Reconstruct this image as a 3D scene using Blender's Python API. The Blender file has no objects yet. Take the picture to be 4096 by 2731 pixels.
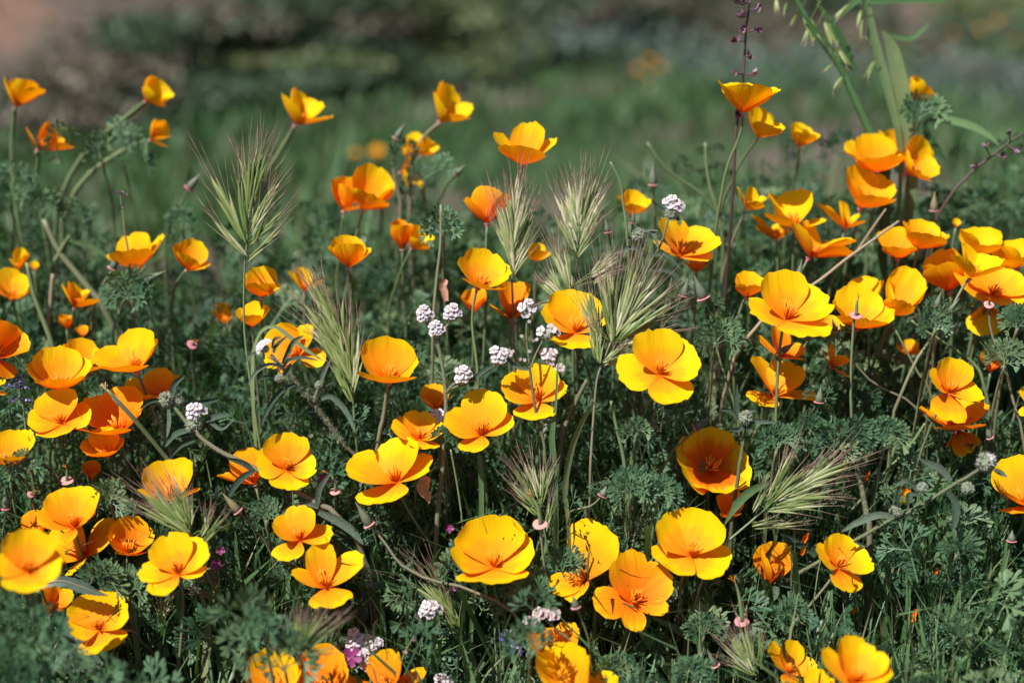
import bpy, math, random
import numpy as np
from mathutils import Vector

random.seed(11)
rng = np.random.default_rng(11)
S = bpy.context.scene
COL = S.collection
# ------------------------------------------------------------------ camera, sky, sun, exposure
ZC = 0.58                      # camera height above the meadow (m)
PITCH = math.radians(20.0)
FOCAL, SENSOR = 50.0, 36.0
FOCUS = 0.968
cam_d = bpy.data.cameras.new('camera')
cam = bpy.data.objects.new('camera', cam_d)
COL.objects.link(cam)
cam.location = (0, 0, ZC)
cam.rotation_euler = (math.pi / 2 - PITCH, 0, 0)
cam_d.lens, cam_d.sensor_width = FOCAL, SENSOR
cam_d.clip_start, cam_d.clip_end = 0.01, 500
cam_d.dof.use_dof = True
cam_d.dof.focus_distance = FOCUS
cam_d.dof.aperture_fstop = 2.5
S.camera = cam

SUN_DIR = Vector((-0.42, -0.36, 0.84)).normalized()   # towards the sun
w = bpy.data.worlds.new('World')
S.world = w
w.use_nodes = True
nt = w.node_tree
sky = nt.nodes.new('ShaderNodeTexSky')
sky.sky_type = 'NISHITA'
sky.sun_disc = False
sky.sun_elevation = math.asin(SUN_DIR.z)
sky.sun_rotation = math.atan2(SUN_DIR.x, SUN_DIR.y)
bg = nt.nodes['Background']
bg.inputs['Strength'].default_value = 0.05
nt.links.new(sky.outputs[0], bg.inputs['Color'])

sun_d = bpy.data.lights.new('sun', 'SUN')
sun_d.energy = 5.0
sun_d.angle = math.radians(0.53)
sun_d.color = (1.0, 0.955, 0.89)
sun = bpy.data.objects.new('sun', sun_d)
COL.objects.link(sun)
sun.rotation_euler = SUN_DIR.to_track_quat('Z', 'Y').to_euler()
sun.location = SUN_DIR * 20

S.view_settings.view_transform = 'Standard'
S.view_settings.look = 'None'
S.view_settings.gamma = 1.0
S.view_settings.use_curve_mapping = False
S.view_settings.exposure = 0.74
S.render.engine = 'CYCLES'
S.cycles.max_bounces = 8
S.cycles.diffuse_bounces = 4
S.cycles.transmission_bounces = 6
S.cycles.transparent_max_bounces = 8
S.cycles.use_denoising = True

# ------------------------------------------------------------------ from the photograph's pixels to places
FWD = np.array([0, math.cos(PITCH), -math.sin(PITCH)])
UP = np.array([0, math.sin(PITCH), math.cos(PITCH)])
RT = np.array([1.0, 0, 0])
CAM = np.array([0, 0, ZC])
K = SENSOR / FOCAL / 4096
REG = {'D': (0, 0, 4096 / 2352)}
for c in range(4):
    REG['A%d' % c] = (1024 * c, 0, 1024 / 1762)
    REG['B%d' % c] = (1024 * c, 911, 1024 / 1764)
    REG['C%d' % c] = (1024 * c, 1820, 1024 / 1762)
REG.update(E1=(2900, 700, .2551), E2=(3480, 850, .3381), E3=(2880, 1050, .3826), E4=(0, 960, .2805), E5=(960, 2420, .3146),
           E6=(1280, 500, .3316), F1=(2060, 850, .3507), F2=(2150, 1450, .3827), F3=(900, 1300, .3188), F4=(3000, 1600, .3189),
           F5=(3100, 2150, .3706))

def nat(reg, x, y):
    ox, oy, s = REG[reg]
    return ox + x * s, oy + y * s

def place(nx, ny, d):
    """a point at distance d from the lens plane, seen at (nx, ny) of the 4096 x 2731 photograph"""
    return CAM + d * (FWD + RT * ((nx - 2048) * K) - UP * ((ny - 1365.5) * K))

def project(P):
    q = np.asarray(P) - CAM
    d = q @ FWD
    return 2048 + (q @ RT) / d / K, 1365.5 - (q @ UP) / d / K, d

def dep(ny):
    return float(np.interp(ny, [0, 350, 700, 1000, 1300, 1700, 2100, 2450, 2731],
                           [1.16, 1.12, 1.065, 1.025, .992, .972, .955, .935, .905]))

def foot_line(x):
    return 3.62 + .90 * x - .1 * x * x + .12 * np.sin(2.3 * x + 1)

def ground_z(x, y):
    x = np.asarray(x, float); y = np.asarray(y, float)
    z = np.interp(y, [-60, -3, 0, .5, .82, 1.14, 1.3, 1.6, 2.1, 3, 60],
                  [-1.2, -1.0, -.95, -.79, -.66, -.53, -.49, -.52, -.58, -.58, -.58])
    z = z + .012 * np.sin(7 * x + 3 * y) * np.sin(5 * y - 2 * x) + .03 * np.sin(1.3 * x + .7) * np.sin(1.1 * y)
    d = np.maximum(0, y - foot_line(np.clip(x, -4, 4)))
    bank = np.minimum(.62 * d, 2.2 + .12 * d) * (1 + .18 * np.sin(1.9 * x + .8 * y)) 
    return ZC + z + bank + np.minimum(d, 1) * .06 * np.sin(6 * x + 1) * np.sin(5 * y)

# ------------------------------------------------------------------ helpers
def link(o, parent=None):
    COL.objects.link(o)
    if parent is not None:
        o.parent = parent
    return o

def empty(name, loc, label, cat, group=None):
    o = bpy.data.objects.new(name, None)
    o.empty_display_size = .01
    o.location = loc
    o['label'] = label; o['category'] = cat
    if group: o['group'] = group
    return link(o)

def tag(o, label=None, cat=None, group=None, kind=None):
    if label: o['label'] = label
    if cat: o['category'] = cat
    if group: o['group'] = group
    if kind: o['kind'] = kind
    return o

class MB:
    """collects vertices, faces and per-vertex uv"""
    def __init__(s):
        s.v, s.f, s.uv, s.n, s.m = [], [], [], 0, []
    def add(s, V, F, UV, mi=0):
        V = np.asarray(V, float).reshape(-1, 3)
        s.v.append(V); s.uv.append(np.asarray(UV, float).reshape(-1, 2))
        s.f.extend([tuple(int(i) + s.n for i in f) for f in F])
        s.m.extend([mi] * len(F))
        s.n += len(V)
    def build(s, name, mats, parent=None, origin=None, smooth=True):
        if not isinstance(mats, (list, tuple)): mats = [mats]
        V = np.concatenate(s.v) if s.v else np.zeros((0, 3))
        UV = np.concatenate(s.uv) if s.uv else np.zeros((0, 2))
        if origin is not None: V = V - np.asarray(origin)
        me = bpy.data.meshes.new(name)
        me.from_pydata(V.tolist(), [], s.f)
        finish(me, UV, mats, smooth)
        if len(mats) > 1:
            me.polygons.foreach_set('material_index', s.m)
        return link(bpy.data.objects.new(name, me), parent)

def finish(me, UV, mats, smooth=True):
    ul = me.uv_layers.new(name='UVMap')
    idx = np.empty(len(me.loops), dtype=np.int32)
    me.loops.foreach_get('vertex_index', idx)
    ul.data.foreach_set('uv', UV[idx].astype(np.float32).ravel())
    for m in mats: me.materials.append(m)
    if smooth:
        me.polygons.foreach_set('use_smooth', np.ones(len(me.polygons), dtype=bool))
    me.update()

def big_mesh(name, V, F, UV, mat, smooth=True):
    """V (n,3), F (m,k) arrays"""
    me = bpy.data.meshes.new(name)
    k = F.shape[1]
    me.vertices.add(len(V)); me.vertices.foreach_set('co', V.astype(np.float32).ravel())
    me.loops.add(F.size); me.loops.foreach_set('vertex_index', F.astype(np.int32).ravel())
    me.polygons.add(len(F)); me.polygons.foreach_set('loop_start', np.arange(0, F.size, k, dtype=np.int32))
    me.update(calc_edges=True)
    finish(me, UV, [mat], smooth)
    return link(bpy.data.objects.new(name, me))

def unit(v):
    v = np.asarray(v, float)
    return v / max(1e-9, np.linalg.norm(v))

def smooth_path(P, n):
    """Catmull-Rom through P"""
    P = np.asarray(P, float)
    if len(P) < 3:
        t = np.linspace(0, 1, n)[:, None]
        return P[0] * (1 - t) + P[-1] * t
    Q = np.vstack([2 * P[0] - P[1], P, 2 * P[-1] - P[-2]])
    out = []
    for u in np.linspace(0, len(P) - 1 - 1e-6, n):
        i = int(u); t = u - i
        a, b, c, d = Q[i:i + 4]
        out.append(.5 * (2 * b + (c - a) * t + (2 * a - 5 * b + 4 * c - d) * t * t + (3 * b - a - 3 * c + d) * t ** 3))
    return np.array(out)

def tube(mb, P, r, n=6, tint=.5, v0=0, v1=1, mi=0):
    P = np.asarray(P, float); m = len(P)
    r = np.broadcast_to(np.asarray(r, float), (m,))
    T = np.gradient(P, axis=0)
    V, UV = [], []
    ref = np.array([0.3, 1, .2])
    for i in range(m):
        t = unit(T[i]); a = unit(np.cross(t, ref)); b = np.cross(t, a)
        for k in range(n):
            an = 2 * math.pi * k / n
            V.append(P[i] + r[i] * (a * math.cos(an) + b * math.sin(an)))
            UV.append((tint, v0 + (v1 - v0) * i / (m - 1)))
    F = [(i * n + k, i * n + (k + 1) % n, (i + 1) * n + (k + 1) % n, (i + 1) * n + k) for i in range(m - 1) for k in range(n)]
    F.append(tuple(range(n - 1, -1, -1))); F.append(tuple((m - 1) * n + k for k in range(n)))
    mb.add(V, F, UV, mi)

def ribbon(mb, P, w, face, fold=.25, tint=.5, mi=0, twist=0):
    """blade along P, widths w, its face turned towards `face`; three vertices across, folded at the midrib"""
    P = np.asarray(P, float); m = len(P)
    w = np.broadcast_to(np.asarray(w, float), (m,))
    T = np.gradient(P, axis=0)
    V, UV = [], []
    for i in range(m):
        t = unit(T[i]); a = unit(np.cross(t, face)); nrm = np.cross(a, t)
        an = twist * i / max(1, m - 1)
        a2 = a * math.cos(an) + nrm * math.sin(an); n2 = np.cross(a2, t)
        for k in (-1, 0, 1):
            V.append(P[i] + a2 * k * w[i] / 2 - n2 * (fold * w[i] * (0 if k else 1)))
            UV.append((tint, i / (m - 1)))
    F = [(i * 3 + k, i * 3 + k + 1, i * 3 + k + 4, i * 3 + k + 3) for i in range(m - 1) for k in (0, 1)]
    mb.add(V, F, UV, mi)

def lathe(mb, base, axis, prof, n=10, tint=.5, mi=0, wob=0):
    """prof: list of (height, radius)"""
    axis = unit(axis); a = unit(np.cross(axis, [.31, .2, .9])); b = np.cross(axis, a)
    V, UV = [], []
    for i, (h, r) in enumerate(prof):
        for k in range(n):
            an = 2 * math.pi * k / n
            rr = r * (1 + wob * math.sin(3 * an + i))
            V.append(np.asarray(base) + axis * h + rr * (a * math.cos(an) + b * math.sin(an)))
            UV.append((tint, i / (len(prof) - 1)))
    m = len(prof)
    F = [(i * n + k, i * n + (k + 1) % n, (i + 1) * n + (k + 1) % n, (i + 1) * n + k) for i in range(m - 1) for k in range(n)]
    mb.add(V, F, UV, mi)

# ------------------------------------------------------------------ materials
def new_mat(name):
    m = bpy.data.materials.new(name)
    m.use_nodes = True
    nt = m.node_tree
    nt.nodes.clear()
    out = nt.nodes.new('ShaderNodeOutputMaterial')
    return m, nt, out

def N(nt, typ, **kw):
    n = nt.nodes.new(typ)
    for k, v in kw.items(): setattr(n, k, v)
    return n

def ramp(nt, stops, fac=None, interp='LINEAR'):
    r = N(nt, 'ShaderNodeValToRGB')
    el = r.color_ramp.elements
    r.color_ramp.interpolation = interp
    while len(el) < len(stops): el.new(.5)
    for e, (p, c) in zip(el, stops):
        e.position = p; e.color = (*c, 1)
    if fac is not None: nt.links.new(fac, r.inputs[0])
    return r

def math_n(nt, op, a, b=None):
    n = N(nt, 'ShaderNodeMath', operation=op)
    for i, x in enumerate((a, b)):
        if x is None: continue
        if isinstance(x, (int, float)): n.inputs[i].default_value = x
        else: nt.links.new(x, n.inputs[i])
    return n.outputs[0]

def leafy(nt, out, color, trans=.3, tint_t=(1, 1, 1), rough=.5, spec=.25, normal=None, sheen=0):
    """a thin sheet: principled + translucent"""
    p = N(nt, 'ShaderNodeBsdfPrincipled')
    p.inputs['Roughness'].default_value = rough
    p.inputs['Specular IOR Level'].default_value = spec
    if sheen: p.inputs['Sheen Weight'].default_value = sheen
    nt.links.new(color, p.inputs['Base Color'])
    t = N(nt, 'ShaderNodeBsdfTranslucent')
    mx = N(nt, 'ShaderNodeMix', data_type='RGBA', blend_type='MULTIPLY')
    mx.inputs['Factor'].default_value = 1
    nt.links.new(color, mx.inputs[6]); mx.inputs[7].default_value = (*tint_t, 1)
    nt.links.new(mx.outputs[2], t.inputs['Color'])
    if normal is not None:
        nt.links.new(normal, p.inputs['Normal']); nt.links.new(normal, t.inputs['Normal'])
    ms = N(nt, 'ShaderNodeMixShader')
    ms.inputs[0].default_value = trans
    nt.links.new(p.outputs[0], ms.inputs[1]); nt.links.new(t.outputs[0], ms.inputs[2])
    nt.links.new(ms.outputs[0], out.inputs['Surface'])

def uv_parts(nt):
    u = N(nt, 'ShaderNodeUVMap')
    s = N(nt, 'ShaderNodeSeparateXYZ')
    nt.links.new(u.outputs[0], s.inputs[0])
    return u.outputs[0], s.outputs[0], s.outputs[1]

def petal_mat(name, stops):
    m, nt, out = new_mat(name)
    uv, u, v = uv_parts(nt)
    mp = N(nt, 'ShaderNodeMapping'); mp.inputs['Scale'].default_value = (13, 1.1, 1)
    nt.links.new(uv, mp.inputs[0])
    oi = N(nt, 'ShaderNodeObjectInfo')
    nt.links.new(math_n(nt, 'MULTIPLY', oi.outputs['Random'], 37.0), mp.inputs['Location'])
    no = N(nt, 'ShaderNodeTexNoise'); no.inputs['Scale'].default_value = 1.0; no.inputs['Detail'].default_value = 4
    nt.links.new(mp.outputs[0], no.inputs['Vector'])
    n0 = math_n(nt, 'SUBTRACT', no.outputs['Fac'], .5)
    # the yellow margin is wider on some petals
    shift = math_n(nt, 'MULTIPLY', math_n(nt, 'SUBTRACT', oi.outputs['Random'], .5), .22)
    uu = math_n(nt, 'MULTIPLY', math_n(nt, 'ABSOLUTE', math_n(nt, 'SUBTRACT', u, .5)), .35)
    f = math_n(nt, 'ADD', math_n(nt, 'ADD', math_n(nt, 'ADD', v, math_n(nt, 'MULTIPLY', n0, .50)), shift), math_n(nt, 'MULTIPLY', uu, v))
    r = ramp(nt, stops, f)
    bmp = N(nt, 'ShaderNodeBump'); bmp.inputs['Strength'].default_value = .34; bmp.inputs['Distance'].default_value = .0011
    mp2 = N(nt, 'ShaderNodeMapping'); mp2.inputs['Scale'].default_value = (42, 1.6, 1)
    nt.links.new(uv, mp2.inputs[0])
    no2 = N(nt, 'ShaderNodeTexNoise'); no2.inputs['Scale'].default_value = 1.0; no2.inputs['Detail'].default_value = 2
    nt.links.new(mp2.outputs[0], no2.inputs['Vector'])
    nt.links.new(no2.outputs['Fac'], bmp.inputs['Height'])
    leafy(nt, out, r.outputs[0], trans=.40, tint_t=(1, .55, .2), rough=.6, spec=.10, normal=bmp.outputs[0])
    return m

def tinted_mat(name, cols, trans=.22, tint_t=(1.1, 1.2, .5), rough=.5, spec=.3, along=None, nscale=240, nstr=.25, sheen=0):
    """colour picked by the piece's own tint (uv.x), with a fine noise, and optionally by place along it (uv.y)"""
    m, nt, out = new_mat(name)
    uv, u, v = uv_parts(nt)
    tc = N(nt, 'ShaderNodeTexCoord')
    no = N(nt, 'ShaderNodeTexNoise'); no.inputs['Scale'].default_value = nscale; no.inputs['Detail'].default_value = 3
    nt.links.new(tc.outputs['Object'], no.inputs['Vector'])
    f = math_n(nt, 'ADD', u, math_n(nt, 'MULTIPLY', math_n(nt, 'SUBTRACT', no.outputs['Fac'], .5), nstr))
    k = len(cols)
    r = ramp(nt, [(i / max(1, k - 1), c) for i, c in enumerate(cols)], f)
    colr = r.outputs[0]
    if along:
        r2 = ramp(nt, along[0], math_n(nt, 'ADD', v, math_n(nt, 'MULTIPLY', math_n(nt, 'SUBTRACT', no.outputs['Fac'], .5), .15)))
        fr = ramp(nt, [(p, (a, a, a)) for p, a in along[1]], v)
        mx = N(nt, 'ShaderNodeMix', data_type='RGBA')
        nt.links.new(fr.outputs[0], mx.inputs[0]); nt.links.new(colr, mx.inputs[6]); nt.links.new(r2.outputs[0], mx.inputs[7])
        colr = mx.outputs[2]
    leafy(nt, out, colr, trans=trans, tint_t=tint_t, rough=rough, spec=spec, sheen=sheen)
    return m

M = {}
M['yellow'] = petal_mat('petal_yellow', [(0, (.78, .12, .004)), (.10, (.88, .25, .006)), (.30, (.91, .36, .012)), (.56, (.92, .42, .012)), (.72, (.93, .56, .005)), (1, (.94, .61, .005))])
M['heart'] = petal_mat('petal_painted_shade_heart', [(0, (.68, .07, .003)), (.30, (.76, .12, .004)), (.55, (.84, .19, .006)), (.68, (.90, .36, .010)), (.80, (.93, .54, .006)), (1, (.94, .60, .005))])  # orange centre reddened deeper: shade inside the bowl painted into the petal colour
M['gold'] = petal_mat('petal_bright', [(0, (.80, .14, .004)), (.10, (.90, .30, .008)), (.28, (.92, .45, .010)), (.48, (.93, .57, .006)), (1, (.94, .64, .005))])
M['mid'] = petal_mat('petal_golden', [(0, (.76, .11, .004)), (.12, (.87, .23, .006)), (.36, (.90, .35, .010)), (.64, (.92, .41, .010)), (.82, (.93, .53, .006)), (1, (.94, .61, .005))])
M['orange'] = petal_mat('petal_orange', [(0, (.72, .08, .003)), (.2, (.85, .18, .005)), (.60, (.90, .28, .008)), (.84, (.91, .36, .008)), (1, (.92, .48, .006))])
M['stamen'] = tinted_mat('stamen', [(.82, .19, .006), (.90, .36, .008)], trans=.15, tint_t=(1, .7, .3), along=([(0, (.72, .09, .004)), (1, (.88, .30, .008))], [(0, .8), (1, .8)]))
M['stem'] = tinted_mat('poppy_stem', [(.085, .125, .055), (.13, .18, .085), (.18, .16, .11)], trans=0, rough=.45, nscale=400)
M['collar'] = tinted_mat('collar_pink', [(.50, .17, .21), (.58, .26, .28), (.5, .30, .26)], trans=.15, rough=.5)
M['bud'] = tinted_mat('bud_skin', [(.075, .105, .078), (.12, .145, .10), (.20, .17, .085)], trans=.05, rough=.5, nscale=500, along=([(0, (.30, .16, .14)), (.12, (.10, .12, .09)), (1, (.16, .17, .10))], [(0, .8), (.2, .2), (.9, .2), (1, .7)]))
M['leaf'] = tinted_mat('poppy_leaf', [(.026, .070, .036), (.048, .114, .058), (.098, .188, .100), (.19, .26, .125)], trans=.32, rough=.48, spec=.35)
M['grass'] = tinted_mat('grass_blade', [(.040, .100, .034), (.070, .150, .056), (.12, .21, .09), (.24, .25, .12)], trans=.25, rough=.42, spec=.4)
M['brome'] = tinted_mat('brome_head', [(.09, .15, .035), (.16, .22, .06), (.32, .34, .17), (.56, .52, .40)], trans=.25, rough=.4, spec=.4, nstr=.35,
                        along=([(0, (.13, .20, .04)), (.45, (.28, .32, .12)), (.62, (.34, .26, .19)), (.85, (.30, .17, .15)), (1, (.22, .09, .11))], [(0, .35), (.5, .3), (.64, .75), (1, .95)]))
M['straw'] = tinted_mat('dry_straw', [(.22, .18, .12), (.32, .25, .17)], trans=.1, rough=.6)
M['hairleaf'] = tinted_mat('hairy_leaf', [(.030, .055, .036), (.055, .085, .058), (.12, .15, .11)], trans=.12, rough=.75, spec=.15, nscale=900, nstr=.9)
M['hairstem'] = tinted_mat('hairy_stem', [(.075, .095, .045), (.11, .125, .07), (.16, .145, .10)], trans=0, rough=.7, spec=.15, nscale=700, nstr=.7)
M['fuzz'] = tinted_mat('bud_fuzz', [(.20, .26, .18), (.34, .38, .30)], trans=.3, rough=.7, nscale=1200, nstr=.6)
M['hair'] = tinted_mat('plant_hair', [(.50, .48, .42), (.6, .58, .52)], trans=.4, rough=.5)
M['white'] = tinted_mat('white_petal', [(.54, .48, .53), (.64, .59, .63)], trans=.25, tint_t=(1, 1, 1), rough=.6)
M['eye'] = tinted_mat('flower_eye', [(.30, .20, .06), (.38, .27, .08)], trans=0)
M['palepink'] = tinted_mat('pale_pink_petal', [(.48, .38, .40), (.55, .45, .46)], trans=.25, tint_t=(1, 1, 1), rough=.6)
M['purple'] = tinted_mat('purple_petal', [(.09, .04, .07), (.18, .10, .14), (.34, .24, .28)], trans=.2, tint_t=(1, .8, 1), rough=.5)
M['magenta'] = tinted_mat('magenta_petal', [(.20, .02, .12), (.28, .04, .19)], trans=.25, tint_t=(1, .6, 1), rough=.5)
M['blue'] = tinted_mat('blue_petal', [(.11, .12, .36), (.19, .18, .48), (.55, .52, .62)], trans=.2, tint_t=(1, 1, 1), rough=.5)
M['drypetal'] = tinted_mat('withered_petal', [(.50, .26, .13), (.58, .33, .19)], trans=.2, tint_t=(1, .8, .6), rough=.7, nscale=600, nstr=.8)
M['pinkdry'] = tinted_mat('withered_pink_petal', [(.46, .24, .18), (.55, .32, .25)], trans=.2, tint_t=(1, .8, .7), rough=.7)
M['thistle'] = tinted_mat('toothed_leaf', [(.055, .088, .066), (.075, .11, .085)], trans=.18, rough=.5, nscale=120, nstr=.6)
M['fallen'] = tinted_mat('fallen_petal', [(.80, .12, .01), (.86, .20, .01)], trans=.3, tint_t=(1, .6, .3), rough=.5)
M['darkstem'] = tinted_mat('purple_brown_stem', [(.055, .032, .032), (.08, .05, .045)], trans=0)
# ------------------------------------------------------------------ the ground: one sheet with the patch's slope, the meadow and the bank
def build_ground():
    xs = np.concatenate([np.linspace(-60, -5, 16)[:-1], np.linspace(-5, -1.6, 30)[:-1], np.linspace(-1.6, 2.4, 110), np.linspace(2.4, 6, 30)[1:], np.linspace(6, 60, 16)[1:]])
    ys = np.concatenate([np.linspace(-40, -2, 14)[:-1], np.linspace(-2, .3, 16)[:-1], np.linspace(.3, 6.5, 190), np.linspace(6.5, 12, 24)[1:], np.linspace(12, 90, 18)[1:]])
    X, Y = np.meshgrid(xs, ys)
    Z = ground_z(X, Y)
    fine = np.exp(-((np.abs(X) / 4) ** 4)) * np.exp(-(((Y - 2) / 6) ** 4))
    Z = Z + fine * (.006 * np.sin(41 * X + 13 * Y) * np.sin(37 * Y - 9 * X) + .008 * np.sin(17 * X - 23 * Y))
    V = np.stack([X, Y, Z], -1).reshape(-1, 3)
    nx, ny = len(xs), len(ys)
    i = np.arange(nx * ny).reshape(ny, nx)
    F = np.stack([i[:-1, :-1], i[:-1, 1:], i[1:, 1:], i[1:, :-1]], -1).reshape(-1, 4)
    bank = np.clip((Y - foot_line(np.clip(X, -4, 4)) + .1) / .35, 0, 1)
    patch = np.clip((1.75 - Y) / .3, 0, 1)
    m, nt, out = new_mat('ground_soil_and_turf')
    uv, u, v = uv_parts(nt)
    geo = N(nt, 'ShaderNodeNewGeometry')
    def noise(scale, det=4, rough=.6):
        n = N(nt, 'ShaderNodeTexNoise'); n.inputs['Scale'].default_value = scale; n.inputs['Detail'].default_value = det
        n.inputs['Roughness'].default_value = rough
        nt.links.new(geo.outputs['Position'], n.inputs['Vector']); return n.outputs['Fac']
    meadow = ramp(nt, [(.34, (.12, .09, .085)), (.44, (.075, .078, .05)), (.54, (.032, .066, .025)), (.75, (.045, .08, .034))], noise(2.6, 3))
    sx = N(nt, 'ShaderNodeSeparateXYZ'); nt.links.new(geo.outputs['Position'], sx.inputs[0])
    mr = N(nt, 'ShaderNodeMapRange'); nt.links.new(sx.outputs[0], mr.inputs[0])
    for k, vv in ((1, -.7), (2, -1.2), (3, 0), (4, .2)): mr.inputs[k].default_value = vv
    soilf = math_n(nt, 'ADD', noise(1.7, 5), mr.outputs[0])
    soil = ramp(nt, [(.28, (.06, .085, .05)), (.38, (.085, .10, .06)), (.44, (.12, .10, .09)), (.56, (.16, .12, .10)), (.66, (.26, .155, .11)), (.82, (.34, .185, .11))], soilf)
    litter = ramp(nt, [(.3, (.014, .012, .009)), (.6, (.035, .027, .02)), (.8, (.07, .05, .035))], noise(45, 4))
    fine_n = ramp(nt, [(.25, (.55, .55, .55)), (.75, (1.25, 1.25, 1.25))], noise(60, 3))
    mx = N(nt, 'ShaderNodeMix', data_type='RGBA'); nt.links.new(u, mx.inputs[0])
    nt.links.new(meadow.outputs[0], mx.inputs[6]); nt.links.new(soil.outputs[0], mx.inputs[7])
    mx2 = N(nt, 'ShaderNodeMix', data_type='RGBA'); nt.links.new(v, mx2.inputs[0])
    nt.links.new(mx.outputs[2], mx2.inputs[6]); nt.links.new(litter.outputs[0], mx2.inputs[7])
    mu = N(nt, 'ShaderNodeMix', data_type='RGBA', blend_type='MULTIPLY'); mu.inputs[0].default_value = 1
    nt.links.new(mx2.outputs[2], mu.inputs[6]); nt.links.new(fine_n.outputs[0], mu.inputs[7])
    p = N(nt, 'ShaderNodeBsdfPrincipled'); p.inputs['Roughness'].default_value = .95; p.inputs['Specular IOR Level'].default_value = .1
    nt.links.new(mu.outputs[2], p.inputs['Base Color'])
    nt.links.new(p.outputs[0], out.inputs['Surface'])
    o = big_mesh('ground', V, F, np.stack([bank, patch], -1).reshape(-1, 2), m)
    tag(o, kind='structure')
build_ground()

def clump_cloud(rg, rad, n, size, clumps=9, flat=.35):
    """leaf-sized triangles in clumps through an uneven crown, base at z=0"""
    rx, ry, rz = rad
    cc = rg.normal(0, 1, (clumps, 3)); cc /= np.linalg.norm(cc, axis=1)[:, None]
    cc = cc * rg.uniform(.25, .85, (clumps, 1)) * np.array([rx, ry, rz * .75]) + np.array([0, 0, rz * .75])
    cs = rg.uniform(.25, .5, clumps)
    k = rg.integers(0, clumps, n)
    d = rg.normal(0, 1, (n, 3)); d /= np.linalg.norm(d, axis=1)[:, None]
    P = cc[k] + d * (rg.uniform(0, 1, (n, 1)) ** .5) * cs[k][:, None] * np.array([rx, ry, rz])
    P[:, 2] = np.maximum(P[:, 2], .02 * rz)
    a = rg.normal(0, 1, (n, 3)); a /= np.linalg.norm(a, axis=1)[:, None]
    b = np.cross(a, rg.normal(0, 1, (n, 3))); b /= np.linalg.norm(b, axis=1)[:, None]
    s = size * rg.uniform(.6, 1.4, (n, 1))
    V = np.stack([P - a * s, P + b * s * .45, P + a * s, P - b * s * .45], 1).reshape(-1, 3)
    F = np.arange(4 * n).reshape(n, 4)
    UV = np.repeat(np.stack([np.clip(rg.normal(.5, .22, n), 0, 1), rg.uniform(0, 1, n)], -1), 4, 0)
    return V, F, UV

M['shrub_green'] = tinted_mat('shrub_dark_green', [(.035, .065, .042), (.06, .10, .06), (.095, .14, .075)], trans=.15)
M['shrub_sage'] = tinted_mat('shrub_sage', [(.075, .115, .105), (.11, .15, .14), (.16, .20, .185)], trans=.15)
M['shrub_brown'] = tinted_mat('shrub_brown', [(.085, .078, .06), (.12, .105, .08), (.16, .14, .105)], trans=.1)
M['shrub_olive'] = tinted_mat('shrub_olive', [(.075, .105, .045), (.12, .155, .065), (.18, .20, .09)], trans=.2)
M['twig'] = tinted_mat('twig', [(.09, .065, .05), (.13, .10, .08)], trans=0)

SHRUBS = [  # D pixel of the foot, distance, radius, height, kind
    (60, 290, 3.1, .30, .16, 'b'), (200, 300, 3.0, .18, .10, 'g'), (300, 235, 3.25, .28, .26, 'g'), (330, 120, 3.6, .26, .22, 'g'),
    (520, 190, 3.35, .24, .18, 'o'), (620, 215, 3.3, .22, .24, 'g'), (690, 170, 3.6, .25, .32, 'g'),
    (760, 205, 3.4, .22, .30, 'g'), (860, 190, 3.55, .26, .18, 'g'), (960, 170, 3.7, .24, .18, 'o'), (1010, 130, 3.9, .3, .3, 'o'),
    (1100, 140, 3.9, .30, .26, 's'), (1260, 120, 4.0, .36, .22, 's'), (1170, 60, 4.4, .34, .3, 'g'), (1330, 150, 3.7, .26, .13, 'g'),
    (1380, 70, 4.4, .26, .26, 'b'), (1440, 95, 4.3, .16, .34, 'g'), (1560, 60, 4.6, .4, .34, 'b'), (1700, 40, 4.8, .4, .4, 'g'),
    (1620, 170, 3.5, .24, .12, 's'), (1760, 185, 3.4, .30, .15, 's'), (1900, 205, 3.3, .30, .15, 's'), (2050, 220, 3.2, .30, .17, 's'),
    (2180, 225, 3.15, .26, .17, 's'), (2310, 245, 3.1, .28, .15, 's'), (2160, 120, 3.9, .30, .12, 'g'), (2320, 110, 3.9, .28, .14, 'g'),
    (250, 190, 3.4, .2, .14, 'b'), (470, 60, 3.9, .2, .14, 'b'),
    (660, 80, 4.0, .2, .2, 'g'), (800, 70, 4.1, .26, .2, 'b'), (930, 40, 4.4, .3, .28, 'o'), (1870, 70, 4.7, .34, .36, 'g'),
    (1950, 130, 4.2, .3, .16, 'b'), (700, 20, 4.6, .3, .3, 'g'), (2240, 50, 4.5, .3, .14, 'o')]
SPOTS = [(130, 'above the leftmost tall poppy'), (260, 'right of the leftmost tall poppy'), (400, 'above the slanting stem poppies'), (560, 'left of the tall brome head'),
         (640, 'straight above the tall brome head'), (780, 'behind the folded tip poppy'), (930, 'right of the folded tip poppy'), (1080, 'behind the poppy with one upright petal'),
         (1200, 'left above the lone deep cup'), (1300, 'right above the lone deep cup'), (1420, 'well right of the lone deep cup'), (1600, 'left of the dark flowering stem'),
         (1690, 'close left of the dark flowering stem'), (1800, 'behind the dark flowering stem'), (1920, 'behind the wild oat'), (2100, 'behind the broad grass blades'),
         (2250, 'right of the highest small poppy'), (9999, 'at the right edge of the photo')]
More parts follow.
